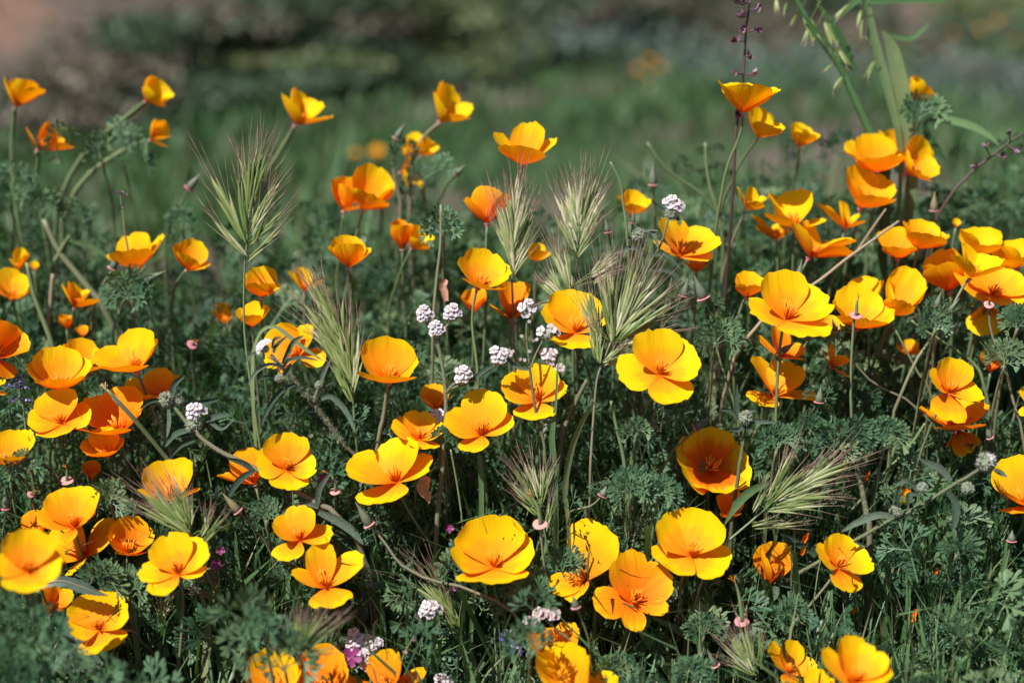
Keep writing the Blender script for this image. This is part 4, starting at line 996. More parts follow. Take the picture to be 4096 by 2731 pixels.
def collar_pod(reg, c, pod, label, stem, d=None, r=55, ds=.02, tiny='pod'):
    """a fallen flower: pink disc, young pod and the stem below"""
    rg = np.random.default_rng(int(c[0] * 5 + c[1]))
    nx, ny = nat(reg, *c); d = d or dep(ny) - .004
    base = place(nx, ny, d); sc = K * d * REG[reg][2]
    P = [base] + path_px(reg, pod, d - .001, d - .003)
    A = unit(np.asarray(P[1]) - base); A = unit(A + .45 * (-FWD))
    R = r * sc
    o = empty('poppy_seed_head', base, label, 'seed head', 'pink collared seed heads')
    mb = MB(); lathe(mb, base - A * R * .5, A, [(0, .2 * R), (.25 * R, .45 * R), (.45 * R, .95 * R), (.52 * R, 1.0 * R), (.56 * R, .9 * R), (.53 * R, .45 * R), (.55 * R, .2 * R)], 18, tint=rg.uniform(), wob=.06)
    mb.build('collar', M['collar'], o, base)
    Q = smooth_path(P, 10)
    mb = MB(); tube(mb, Q, np.array([.9, 1, 1, 1, .95, .9, .8, .6, .4, .15]) * R * .26, 7, tint=.3)
    mb.build('pod', M['stem'], o, base)
    mb = MB()
    for k in range(4):
        e = Q[-1] + (unit(Q[-1] - Q[-2]) + rg.normal(0, .5, 3)) * R * .55
        tube(mb, [Q[-2], (Q[-1] + e) / 2, e], [R * .05, R * .05, R * .02], 4, tint=rg.uniform())
    mb.build('stigma', M['stamen'], o, base)
    S_ = [base - A * R * .45] + path_px(reg, stem, d + .002, d + ds)
    stem_discs(smooth_path(S_, 12), 14); x, y, dz = project(base); DISCS.append((x, y, dz, r * REG[reg][2] * 1.3))
    full = stem_to_ground(S_, rg)
    mb = MB(); tube(mb, smooth_path(full, 18), np.linspace(.0008, .0012, 18), 6, tint=float(rg.uniform(.2, .9)))
    mb.build('stem', M['stem'], o, base)
collar_pod('B3', (605, 605), [(612, 560), (614, 520), (625, 478)], 'pink disc with a thin green pod on a bare stalk before a yellow bowl', [(592, 640), (575, 900), (570, 1150), (575, 1360)], d=.96, r=45)
collar_pod('B3', (1522, 530), [(1524, 512), (1526, 500)], 'pink and white disc on a bent dark stalk before the hanging petal', [(1525, 560), (1530, 680), (1580, 850), (1640, 985), (1690, 1200), (1755, 1430)], d=.965, r=36)
collar_pod('C2', (193, 475), [(192, 430), (172, 340), (128, 278)], 'pink disc with curved brown pod right of the smooth bottom bowl', [(196, 510), (215, 700), (240, 900), (262, 1030)], d=.935, r=54)
collar_pod('C1', (542, 250), [(545, 210), (525, 150), (480, 115)], 'pink ringed seed head with dark curved pod between two yellow poppies', [(546, 290), (550, 410)], d=.955, r=37)
collar_pod('C0', (460, 175), [(462, 140), (460, 90)], 'pink disc with yellow tuft above the stacked pair at lower left', [(455, 210), (440, 300)], d=.965, r=46)
collar_pod('C2', (1580, 1145), [(1578, 1080), (1560, 950), (1528, 855)], 'pink frilled disc with a long bent pod, low right', [(1580, 1190), (1582, 1310)], d=.93, r=52)
collar_pod('B0', (1325, 805), [(1335, 790), (1345, 780)], 'small pale pink disc alone among leaves at left', [(1330, 830), (1325, 900)], d=1.03, r=38)
collar_pod('C0', (212, 270), [(225, 255), (238, 245)], 'small pink ring above the stacked pair, near the left border', [(215, 300), (225, 360)], d=.96, r=25)

def long_pod():
    rg = np.random.default_rng(5)
    P = path_px('B0', [(735, 1112), (900, 1290), (1020, 1430), (1140, 1575), (1260, 1720)], .952, .985)
    P = P + [P[-1] + np.array([.01, .02, -.04])]
    P = stem_to_ground(P, rg)
    o = empty('seed_pod', P[0], 'long ribbed green seed pod slanting across the red orange cup', 'seed pod')
    Q = smooth_path(P, 26); r = np.interp(np.linspace(0, 1, 26), [0, .05, .3, .55, 1], [.0007, .0014, .0017, .0013, .0012])
    mb = MB(); tube(mb, Q, r, 10, tint=.35); mb.build('pod', M['stem'], o, P[0])
    for k in range(5):
        an = k * 1.26; off = np.array([math.cos(an), .3 * math.sin(an), math.sin(an)]) * .0014
        mb = MB(); tube(mb, Q[1:16] + off, np.full(15, .0003), 4, tint=.95); mb.build('rib', M['straw'], o, P[0])
    mb = MB()
    for e in [(690, 1085), (728, 1062), (715, 1095), (700, 1072), (740, 1080)]:
        q = path_px('B0', [e], .954, .954)[0]
        tube(mb, [Q[0], (Q[0] + q) / 2 + rg.normal(0, .0008, 3), q], [.0003, .0003, .0004], 4, tint=rg.uniform())
    mb.build('withered_stamens', M['drypetal'], o, P[0])
    stem_discs(Q[:16], 25)
long_pod()

# ------------------------------------------------------------------ brome heads
def floret(mb, p, d, ln, wid, awn, face, rg, tint):
    """husk and its awn: a narrow folded boat shape running out into a bristle"""
    s = unit(np.cross(d, face)); n = np.cross(s, d)
    t = np.array([0, .15, .4, .7, 1.0]); ww = np.array([.25, .8, 1, .7, .12]) * wid
    V, UV = [], []
    L = ln + awn
    bend = rg.normal(0, .07) * ln
    for ti, wi in zip(t, ww):
        c = p + d * ln * ti + s * bend * ti * ti
        V += [c - s * wi / 2, c + n * wi * .4, c + s * wi / 2]; UV += [(tint, ti * .62)] * 3
    F = [(i * 3 + k, i * 3 + k + 1, i * 3 + k + 4, i * 3 + k + 3) for i in range(4) for k in (0, 1)]
    q = p + d * ln + s * bend; e = q + d * awn + s * (bend * 2.6 + rg.normal(0, .06) * awn) + n * rg.normal(0, .05) * awn
    b = len(V); aw = .00022
    V += [q - s * aw, q + s * aw, q + n * aw, (q + e) / 2 - s * aw * .8, (q + e) / 2 + s * aw * .8, (q + e) / 2 + n * aw, e]; UV += [(tint, .62)] * 3 + [(tint, .82)] * 3 + [(tint, 1)]
    F += [(b, b + 1, b + 4, b + 3), (b + 1, b + 2, b + 5, b + 4), (b + 2, b, b + 3, b + 5), (b + 3, b + 4, b + 6), (b + 4, b + 5, b + 6), (b + 5, b + 3, b + 6)]
    mb.add(V, F, UV)

def brome(reg, spikes, stem, label, d, ds=.02, pale=.45, nfl=7, stem_reg=None, wid=1.0, jit=.006):
    rg = np.random.default_rng(int(spikes[0][0][0] * 3 + spikes[0][1][1]))
    b = stem[0]; sreg = stem_reg or reg
    base = place(*nat(sreg, *b), d)
    o = empty('brome_head', base, label, 'grass head', 'awned brome grass heads')
    S_ = path_px(sreg, stem, d + .001, d + ds)
    stem_discs(smooth_path(S_, 12), 12) if len(S_) > 1 else None
    full = stem_to_ground(S_ if len(S_) > 1 else [S_[0], S_[0] - np.array([0, 0, .01])], rg)
    mb = MB(); tube(mb, smooth_path(full, 18), np.linspace(.0006, .0011, 18), 6, tint=float(rg.uniform(.3, 1)))
    mb.build('stalk', M['stem'], o, base)
    for (p, q) in spikes:
        dz0 = rg.uniform(-jit * .3, jit * .3); dz1 = dz0 + rg.uniform(-jit, jit)
        a = place(*nat(reg, *p), d + dz0); e = place(*nat(reg, *q), d + dz1)
        D = e - a; L = np.linalg.norm(D) * rg.uniform(1.0, 1.2); D = unit(D)
        mb = MB()
        # its thread of a pedicel, from the rachis
        near = min((np.asarray(x) for x in smooth_path(full, 40)), key=lambda x: np.linalg.norm(x - a))
        tube(mb, smooth_path([near, (near + a) / 2 + D * .004, a + D * .003], 5), np.full(5, .00028), 4, tint=.3, v0=.1, v1=.3)
        side = unit(np.cross(D, FWD))
        pl = np.clip(pale + rg.normal(0, .15), 0, 1)
        for j in range(nfl):
            f = j / nfl
            sgn = 1 if j % 2 else -1
            dr = unit(D + side * sgn * (.015 + .085 * (1 - f) * rg.uniform(.3, 1.3)) + FWD * rg.normal(0, .06))
            p0 = a + D * L * .38 * f + side * sgn * .0006
            ln = L * rg.uniform(.32, .44) * (1 - .1 * f); aw = L * rg.uniform(.30, .50)
            floret(mb, p0, dr, ln, max(.0012, ln * .082) * wid, aw, -FWD + rg.normal(0, .35, 3), rg, float(np.clip(pl + rg.normal(0, .32), 0, 1)))
        mb.build('spikelet', M['brome'], o, base)
        for t in (.25, .55):
            x, y, dd = project(a + D * L * t); DISCS.append((x, y, dd, L * .16 / K / d))
    return o
brome('D', [((563, 560), (470, 365)), ((566, 590), (468, 480)), ((566, 540), (535, 335)), ((570, 500), (580, 320)), ((575, 480), (622, 290)), ((576, 520), (668, 370)), ((573, 560), (672, 470)), ((568, 600), (658, 510)), ((574, 455), (600, 305)), ((577, 540), (645, 400)), ((570, 470), (555, 320)), ((578, 500), (650, 330)), ((580, 560), (625, 450))],
      [(572, 480), (567, 560), (562, 610), (560, 700), (563, 780), (578, 900), (592, 990)], 'tall brome head standing against the meadow, upper left', .968, pale=.4, nfl=8, wid=1.2)
brome('D', [((800, 830), (658, 640)), ((790, 790), (700, 605)), ((782, 760), (735, 625)), ((792, 800), (772, 650)), ((800, 860), (680, 690)), ((806, 880), (700, 720)), ((806, 850), (805, 690)), ((811, 900), (828, 730)), ((762, 720), (685, 615)), ((810, 930), (740, 780)), ((770, 740), (715, 605)), ((800, 820), (750, 660)), ((808, 890), (760, 720)), ((790, 780), (665, 605))],
      [(770, 740), (795, 820), (810, 910), (815, 985), (820, 1030)], 'dense green brome head leaning left beside the golden cup', .985, pale=.3)
brome('D', [((1178, 620), (1130, 395)), ((1178, 560), (1162, 385)), ((1182, 540), (1208, 380)), ((1182, 600), (1245, 440)), ((1180, 630), (1232, 520)), ((1176, 600), (1118, 470)), ((1180, 520), (1190, 380)), ((1180, 570), (1225, 410)), ((1177, 590), (1145, 430)), ((1181, 560), (1180, 400))],
      [(1180, 540), (1176, 640), (1178, 700), (1180, 790)], 'pale brome head under the lone deep cup, left of two', 1.0, pale=.75, nfl=8, wid=1.15)
brome('D', [((1325, 560), (1262, 410)), ((1328, 520), (1300, 385)), ((1330, 500), (1345, 365)), ((1335, 520), (1390, 375)), ((1330, 570), (1400, 440)), ((1326, 590), (1380, 500)), ((1322, 580), (1258, 455)), ((1332, 530), (1368, 375)), ((1328, 540), (1282, 395)), ((1331, 515), (1325, 370)), ((1333, 550), (1398, 405))],
      [(1330, 520), (1326, 600), (1322, 640), (1320, 720)], 'pale brome head standing upright above the centre, right of two', 1.0, pale=.75, nfl=8, wid=1.15)
brome('F1', [((640, 900), (325, 245)), ((620, 880), (480, 195)), ((480, 980), (190, 710)), ((560, 950), (240, 690)), ((600, 860), (395, 170)), ((640, 840), (560, 260)), ((540, 940), (330, 480)), ((870, 730), (1300, 440)), ((890, 800), (1310, 580)), ((860, 700), (1180, 400)), ((450, 1010), (180, 1080))],
      [(640, 850), (660, 940), (680, 1080), (690, 1200)], 'brome head behind the big centre poppy, its awns fanning left', 1.0, pale=.65, nfl=8, wid=1.15)
brome('F1', [((1090, 1480), (955, 520)), ((1100, 1440), (1165, 370)), ((1120, 1400), (1490, 290)), ((1150, 1380), (1780, 560)), ((1160, 1400), (1900, 790)), ((1180, 1440), (1970, 1060)), ((1150, 1420), (1390, 340)), ((960, 1450), (635, 765)), ((960, 1400), (785, 715)), ((970, 1500), (915, 880)), ((1200, 1500), (2030, 1260)), ((1120, 1430), (1050, 470)), ((1170, 1420), (1700, 500)), ((1110, 1460), (1010, 560)), ((1140, 1400), (1620, 420)), ((1190, 1450), (1920, 930)), ((940, 1600), (880, 1150)), ((930, 1700), (820, 1050)), ((960, 1720), (960, 1200)), ((1010, 1730), (1500, 1620)), ((1000, 1700), (1330, 1560)), ((1020, 1710), (1280, 1480))],
      [(1090, 1480), (1030, 1640), (945, 1860), (920, 2030), (900, 2260), (870, 2720), (860, 2900)], 'largest sharp brome head at centre, purplish awns over the yellow poppies', .952, ds=.012, pale=.45, nfl=8, wid=1.15)
brome('C0', [((1300, 540), (890, 160)), ((1280, 500), (965, 105)), ((1290, 480), (1075, 95)), ((1280, 430), (1160, 75)), ((1290, 400), (1250, 105)), ((1310, 480), (1325, 225)), ((1290, 540), (850, 305)), ((1380, 560), (1490, 320)), ((1400, 600), (1570, 365)), ((1420, 620), (1420, 325)), ((1270, 470), (1010, 180)), ((1280, 440), (1120, 130)), ((1300, 500), (1200, 150)), ((1300, 530), (930, 250))],
      [(1290, 430), (1320, 570), (1400, 760), (1500, 980), (1560, 1180)], 'green brome head in front of the comb shadowed poppy at left', .925, pale=.25)
brome('C2', [((150, 300), (-45, 20)), ((140, 350), (-65, 140)), ((190, 280), (95, -80)), ((200, 300), (215, -10)), ((205, 330), (285, 5)), ((180, 420), (-5, 250)), ((230, 520), (305, 185)), ((170, 300), (30, -60)), ((195, 350), (150, 20)), ((190, 400), (40, 130))],
      [(190, 300), (205, 430), (240, 620), (252, 800)], 'brome head above the curved pod at centre, olive and drooping', .955, pale=.4)
brome('F4', [((400, 1220), (1370, 555)), ((430, 1180), (1250, 535)), ((420, 1200), (1470, 630)), ((480, 1200), (1300, 850)), ((450, 1230), (1290, 1160)), ((220, 1380), (1080, 1275)), ((280, 1270), (935, 665)), ((210, 1310), (645, 495)), ((200, 1330), (550, 510)), ((170, 1370), (710, 675)), ((30, 1400), (265, 920)), ((20, 1570), (380, 1468)), ((390, 1230), (1330, 720)), ((420, 1250), (1240, 940)), ((300, 1340), (1070, 1105)), ((60, 1600), (860, 1540)), ((350, 1250), (1100, 700)), ((460, 1190), (1380, 740))],
      [(400, 1210), (170, 1380), (0, 1530), (-200, 1700), (-420, 1900), (-560, 2150)], 'sharp brome head pointing right with purple awn tips, right of the bowl', .952, ds=.004, pale=.45, nfl=9)
brome('E5', [((740, 560), (640, 40)), ((760, 500), (720, 20)), ((780, 520), (925, 50)), ((800, 500), (1240, -10)), ((830, 540), (1510, 30)), ((850, 560), (1390, 90)), ((820, 620), (1290, 575)), ((720, 600), (510, 310)), ((700, 640), (390, 510)), ((770, 540), (810, 30)), ((790, 520), (1080, 0)), ((800, 560), (1180, 200))],
      [(760, 580), (770, 700), (810, 850), (860, 1000), (900, 1200)], 'blurred brown green brome head close to the lens over the bottom orange poppies', .86, pale=.25)
brome('C2', [((1650, 1480), (1475, 1125)), ((1650, 1500), (1385, 1245)), ((1660, 1450), (1560, 1090)), ((1700, 1440), (1725, 1185)), ((1690, 1500), (1525, 1280)), ((1680, 1520), (1450, 1400)), ((1670, 1460), (1620, 1150)), ((1660, 1490), (1440, 1180))],
      [(1670, 1450), (1690, 1520), (1720, 1620)], 'brome head at the bottom edge right of the rolled collar bud', .915, pale=.3)
brome('C1', [((1390, 1150), (1150, 650)), ((1380, 1100), (1060, 700)), ((1395, 1200), (1220, 800)), ((1400, 1250), (1290, 900)), ((1380, 1130), (960, 740)), ((1410, 1300), (1240, 1020))],
      [(1385, 1130), (1410, 1280), (1440, 1450), (1450, 1568)], 'dark shaded brome head under the diagonal bud stalk', .955, pale=.1)
brome('C0', [((1110, 1180), (1090, 930)), ((1115, 1160), (1150, 950)), ((1120, 1140), (1190, 960)), ((1115, 1150), (1120, 925))], [(1112, 1180), (1108, 1300), (1095, 1480)], 'short stiff brome head below the squared petal poppy, lower left', .945, pale=.35)
brome('C0', [((1500, 960), (1400, 770)), ((1510, 980), (1440, 790)), ((1520, 1000), (1480, 800)), ((1490, 990), (1290, 900)), ((1490, 980), (1260, 930))], [(1515, 990), (1560, 1100), (1600, 1250)], 'small dark brome head right of the squared petal poppy', .945, pale=.2)
# ------------------------------------------------------------------ hairy stems with white flowers
def hairs_on(mb, P, r, n, ln, rg, w=.00012):
    """short bristles standing off a stem or leaf path"""
    P = np.asarray(P); T = np.gradient(P, axis=0)
    r = np.broadcast_to(np.asarray(r, float), (len(P),))
    for k in range(n):
        i = rg.uniform(0, len(P) - 1.001); a = int(i); f = i - a
        p = P[a] * (1 - f) + P[a + 1] * f
        t = unit(T[a]); s = unit(np.cross(t, rg.normal(0, 1, 3)))
        q = p + s * r[a] * .9
        e = q + (s + t * rg.uniform(-.2, .5)) * ln * rg.uniform(.6, 1.2)
        x = unit(np.cross(s, t)) * w
        mb.add([q - x, q + x, e], [(0, 1, 2)], [(rg.uniform(), 0), (.5, 0), (.5, 1)])

def hairy_leaf(o, reg, pts, d0, d1, width, origin, rg, nh=70, face=None, label=None):
    P = smooth_path(path_px(reg, pts, d0, d1), 12)
    u = np.linspace(0, 1, 12)
    wd = width * REG[reg][2] * K * d0 * (np.sin(np.pi * np.clip(.12 + .88 * u, 0, 1)) ** .6) * .74 + .0002
    wd[-1] = .0003
    mb = MB()
    ribbon(mb, P, wd, (-FWD + rg.normal(0, .25, 3)) if face is None else face, fold=.34, tint=float(rg.uniform(.1, .85)))
    hairs_on(mb, P, wd / 2, nh, .0014, rg, w=.00012)
    l = mb.build('leaf', M['hairleaf'], o, origin)
    for t in (3, 8):
        x, y, dd = project(P[t]); DISCS.append((x, y, dd, 30))
    return l

def tiny_flower(mb, c, nrm, R, rg, mi=(0, 1)):
    a = unit(np.cross(nrm, rg.normal(0, 1, 3))); b = np.cross(nrm, a)
    for k in range(5):
        an = 2 * math.pi * k / 5 + rg.uniform(-.1, .1)
        dr = a * math.cos(an) + b * math.sin(an); sd = np.cross(nrm, dr)
        V = [c + dr * R * .12 - nrm * R * .05]; UV = [(.2, 0)]
        for ang in np.linspace(-1, 1, 6):
            V.append(c + dr * R * (.62 + .42 * math.cos(ang * 1.35)) + sd * R * .47 * math.sin(ang * 1.5) + nrm * R * rg.uniform(-.02, .14))
            UV.append((rg.uniform(), 1))
        mb.add(V, [(0, i, i + 1) for i in range(1, 6)], UV, mi[0])
    lathe(mb, c - nrm * R * .02, nrm, [(0, R * .2), (R * .06, R * .18), (R * .10, R * .02)], 6, mi=mi[1])

def flower_head(o, reg, c, d, rad, n, origin, rg, white='white', R=17.5, up=(0, -1), calyx=True, dirs=None):
    """a little dome of white five-petalled flowers over a bristly calyx"""
    sc = K * d * REG[reg][2]
    C = place(*nat(reg, *c), d)
    U = camvec(up[0], up[1], .35, 1); U = unit(U)
    if calyx:
        mb = MB()
        rr = rad * sc * .8
        cc = C - U * rr * .75
        lathe(mb, cc - U * rr * .9, U, [(0, rr * .15), (rr * .3, rr * .7), (rr * .9, rr), (rr * 1.5, rr * .75), (rr * 1.75, rr * .1)], 9, tint=.8, wob=.1)
        for k in range(170):
            s = unit(rg.normal(0, 1, 3)); q = cc + s * rr * .85
            e = q + s * rr * rg.uniform(.25, .5); x = unit(np.cross(s, rg.normal(0, 1, 3))) * .00011
            mb.add([q - x, q + x, e], [(0, 1, 2)], [(1, 0), (1, 0), (1, 1)], 1)
        mb.build('calyx', [M['fuzz'], M['hair']], o, origin)
    for k in range(n):
        if dirs: dx, dy = dirs[k]
        else:
            an = 2.4 * k + .5 + rg.uniform(-.3, .3); q = math.sqrt((k + .5) / n) * rg.uniform(.8, 1.15); dx, dy = q * math.cos(an), q * math.sin(an) * .8
        z = math.sqrt(max(0, 1.1 - dx * dx - dy * dy))
        v = camvec(dx * rad * 1.0, dy * rad * 1.0, z * rad * .55, sc)
        mb = MB()
        tiny_flower(mb, C + v, unit(unit(v) * .7 + U * .5 - FWD * .35), R * 1.0 * sc * rg.uniform(.9, 1.1), rg)
        mb.build('flower', [M[white], M['eye']], o, origin)
    x, y, dd = project(C); DISCS.append((x, y, dd, rad * REG[reg][2] * 1.7))

def hairy_stem(o, reg, pts, d0, d1, r, origin, rg, ground=True, nh=220, name='stem', hl=.0016, tint=None):
    P = path_px(reg, pts, d0, d1)
    stem_discs(smooth_path(P, 14), 16)
    nvis = len(P)
    if ground: P = stem_to_ground(P, rg)
    Q = smooth_path(P, 24)
    rr = np.linspace(r * .8, r * 1.15, 24)
    mb = MB(); tube(mb, Q, rr, 7, tint=rg.uniform(.1, .8) if tint is None else tint); mb.build(name, M['hairstem'], o, origin)
    if nh:
        mb = MB(); hairs_on(mb, Q[:18], rr[:18], nh, hl, rg); mb.build('bristles', M['hair'], o, origin)
    return Q

def fuzzy(o, reg, c, d, rad, origin, rg):
    """a woolly head of many small closed calyces"""
    sc = K * d * REG[reg][2]; C = place(*nat(reg, *c), d); rr = rad * sc
    mb = MB()
    lathe(mb, C - np.array([0, 0, rr * .75]), (0, -.2, 1), [(0, rr * .2), (rr * .4, rr * .6), (rr * .75, rr * .72), (rr * 1.2, rr * .5), (rr * 1.4, rr * .1)], 8, tint=.2, wob=.12)
    for k in range(46):
        s = unit(rg.normal(0, 1, 3) + np.array([0, -.3, .25])); q = C + s * rr * .5
        tn = rg.uniform(.1, 1)
        lathe(mb, q, unit(s + rg.normal(0, .3, 3)), [(0, rr * .09), (rr * .16, rr * .15), (rr * .34, rr * .12), (rr * .52, rr * .03)], 5, tint=tn)
    for k in range(260):
        s = unit(rg.normal(0, 1, 3)); q = C + s * rr * .75
        e = q + unit(s + rg.normal(0, .4, 3)) * rr * rg.uniform(.25, .55); x = unit(np.cross(s, rg.normal(0, 1, 3))) * .00012
        mb.add([q - x, q + x, e], [(0, 1, 2)], [(1, 0), (1, 0), (1, 1)], 1)
    mb.build('flower_bud', [M['fuzz'], M['hair']], o, origin)
    x, y, dd = project(C); DISCS.append((x, y, dd, rad * REG[reg][2] * 1.5))

def plant(reg, at, d, label):
    p = place(*nat(reg, *at), d)
    return empty('white_flowered_plant', p, label, 'wildflower', 'bristly plants with small white flowers'), p, np.random.default_rng(int(at[0] + at[1] * 3))

# three heads on one straight hairy stem
o, p, r = plant('B1', (1245, 770), .962, 'bristly stem topped by three white flower heads, left of centre, one branch right')
Q = hairy_stem(o, 'B1', [(1245, 775), (1272, 880), (1300, 1060), (1310, 1250), (1298, 1420), (1290, 1600), (1270, 1800), (1250, 2000)], .962, .968, .0016, p, r, nh=420)
hairy_stem(o, 'B1', [(1165, 640), (1210, 720), (1245, 775)], .962, .962, .0009, p, r, ground=False, nh=60, name='branch')
hairy_stem(o, 'B1', [(1345, 630), (1300, 700), (1248, 775)], .962, .962, .0009, p, r, ground=False, nh=60, name='branch')
hairy_stem(o, 'B1', [(1425, 1050), (1360, 1080), (1312, 1135)], .96, .963, .0012, p, r, ground=False, nh=80, name='branch')
hairy_stem(o, 'B1', [(1680, 910), (1630, 960), (1500, 1040), (1350, 1108)], .96, .962, .0012, p, r, ground=False, nh=110, name='branch')
flower_head(o, 'B1', (1160, 592), .96, 52, 8, p, r, R=30)
flower_head(o, 'B1', (1355, 578), .96, 54, 8, p, r, R=31)
flower_head(o, 'B1', (1245, 690), .958, 50, 8, p, r, R=29)
flower_head(o, 'B1', (1428, 1005), .957, 56, 8, p, r, R=32)
flower_head(o, 'B1', (1682, 868), .957, 62, 7, p, r, R=36)
hairy_leaf(o, 'B1', [(1505, 1045), (1560, 990), (1640, 945)], .959, .957, 45, p, r)

o, p, r = plant('B2', (105, 620), .962, 'bristly sprig with two small white heads and pink specks, before the centre poppy')
hairy_stem(o, 'B2', [(105, 600), (100, 750), (115, 900), (125, 985), (150, 1180), (180, 1350), (215, 1460), (230, 1600)], .962, .962, .0010, p, r, nh=260, tint=.1)
hairy_stem(o, 'B2', [(245, 730), (200, 800), (165, 870), (132, 960)], .96, .962, .0007, p, r, ground=False, nh=60, name='branch')
flower_head(o, 'B2', (105, 545), .96, 52, 4, p, r, R=36, dirs=[(-.7, .0), (.2, -.7), (.6, .1), (-.2, .8)])
flower_head(o, 'B2', (245, 705), .96, 55, 3, p, r, R=38, dirs=[(-.9, .1), (.5, -.2), (1.2, .2)])
hairy_leaf(o, 'B2', [(125, 975), (60, 965), (0, 930), (-40, 880)], .961, .958, 40, p, r)
mb = MB()
for (x, y) in [(80, 612), (118, 645), (65, 745), (150, 775), (172, 768), (58, 905), (88, 910), (120, 850), (5, 850)]:
    tiny_flower(mb, place(*nat('B2', x, y), .9585), unit(-FWD + r.normal(0, .4, 3)), .0012, r, mi=(0, 0))
mb.build('spent_flowers', M['palepink'], o, p)

o, p, r = plant('B2', (270, 890), 1.01, 'blurred white flower head behind the shadow patched poppy at centre')
hairy_stem(o, 'B2', [(265, 900), (270, 1000), (280, 1200)], 1.01, 1.02, .0009, p, r, nh=0)
flower_head(o, 'B2', (258, 880), 1.008, 55, 5, p, r, R=34); flower_head(o, 'B2', (325, 958), 1.008, 28, 2, p, r, R=30)

# the big hairy plant at left
o, p, r = plant('F3', (700, 500), .955, 'large hairy plant with long curved leaves and one white head, left of centre')
hairy_stem(o, 'F3', [(585, 380), (640, 450), (710, 520), (830, 650), (960, 790), (1080, 950), (1200, 1110), (1310, 1240), (1430, 1420), (1580, 1580), (1720, 1760)], .955, .992, .0016, p, r, nh=760, hl=.0019)
hairy_stem(o, 'F3', [(1180, 800), (1140, 880), (1125, 960)], .953, .956, .0013, p, r, ground=False, nh=80, name='branch')
for pts, wd in [([(690, 520), (560, 490), (420, 560), (340, 660), (285, 750)], 62), ([(725, 490), (790, 350), (860, 210), (990, 130)], 85), ([(725, 540), (800, 440), (960, 405), (1165, 440)], 60),
                ([(880, 745), (740, 800), (600, 950), (510, 1110), (455, 1275)], 85), ([(1200, 930), (1320, 890), (1480, 1030), (1570, 1180), (1615, 1325)], 105), ([(640, 650), (520, 645), (395, 705)], 55),
                ([(1190, 740), (1240, 600), (1325, 425)], 70), ([(1210, 790), (1290, 735), (1378, 708)], 50), ([(1140, 790), (1050, 790), (1012, 890)], 45), ([(610, 350), (640, 260), (780, 140)], 60),
                ([(590, 290), (620, 180), (700, 155)], 45), ([(740, 640), (790, 560), (830, 480)], 80), ([(1110, 720), (1090, 650), (1065, 600)], 38), ([(720, 700), (745, 760), (740, 800)], 40), ([(400, 350), (310, 380), (275, 460)], 40), ([(700, 610), (660, 550), (690, 485)], 30)]:
    hairy_leaf(o, 'F3', pts, .955 + r.uniform(-.002, .002), .95 + r.uniform(-.006, .006), wd, p, r)
fuzzy(o, 'F3', (680, 665), .951, 58, p, r); fuzzy(o, 'F3', (1178, 750), .951, 55, p, r)
flower_head(o, 'F3', (470, 265), .953, 75, 5, p, r, R=50, up=(-.5, -.6), dirs=[(-.7, .6), (-.1, -.3), (.8, -.9), (-.3, .0), (.4, -.6)])

o, p, r = plant('B0', (1340, 1260), .972, 'hairy grey plant with a round white head over a thick woolly stalk, left')
hairy_stem(o, 'B0', [(1330, 1330), (1370, 1430), (1500, 1530), (1620, 1590), (1762, 1660), (1880, 1725), (2000, 1790), (2100, 1850), (2200, 1905), (2330, 1990)], .962, .955, .0018, p, r, nh=420, hl=.0018, tint=.9)
hairy_stem(o, 'B0', [(1170, 1200), (1230, 1270), (1330, 1400)], .968, .962, .0013, p, r, ground=False, nh=60, name='branch')
flower_head(o, 'B0', (1345, 1255), .962, 58, 7, p, r, R=34)
fuzzy(o, 'B0', (1335, 1350), .963, 62, p, r); fuzzy(o, 'B0', (1145, 1180), .965, 55, p, r); fuzzy(o, 'B0', (1235, 1190), .968, 38, p, r)
for pts, wd in [([(1190, 1160), (1200, 1080), (1275, 1015)], 50), ([(1100, 1185), (1030, 1195), (965, 1245)], 45), ([(1160, 1230), (1165, 1330), (1150, 1445)], 45), ([(1330, 1210), (1420, 1200), (1515, 1178)], 50), ([(1410, 1330), (1490, 1300), (1575, 1285)], 60),
                ([(1340, 1460), (1240, 1500), (1180, 1575)], 55), ([(1310, 1390), (1210, 1420), (1135, 1510)], 60), ([(1210, 1150), (1245, 1120), (1215, 1090)], 35), ([(1440, 1330), (1520, 1380), (1600, 1330)], 45)]:
    hairy_leaf(o, 'B0', pts, .964, .962, wd, p, r)
for pts, wd in [([(430, 390), (560, 450), (660, 520), (740, 615)], 85), ([(430, 360), (330, 335), (190, 390), (120, 450)], 45), ([(420, 350), (440, 230), (520, 110)], 50), ([(640, 450), (700, 410), (775, 375)], 28), ([(560, 560), (530, 600), (580, 660)], 40)]:
    hairy_leaf(o, 'C1', pts, .953, .948, wd, p, r, nh=110)
hairy_leaf(o, 'C1', [(-190, 280), (-130, 190), (-60, 130), (-10, 120)], .95, .947, 60, p, r, nh=90)
hairy_leaf(o, 'C1', [(-10, 120), (-80, 60), (-200, 20)], .953, .95, 55, p, r)

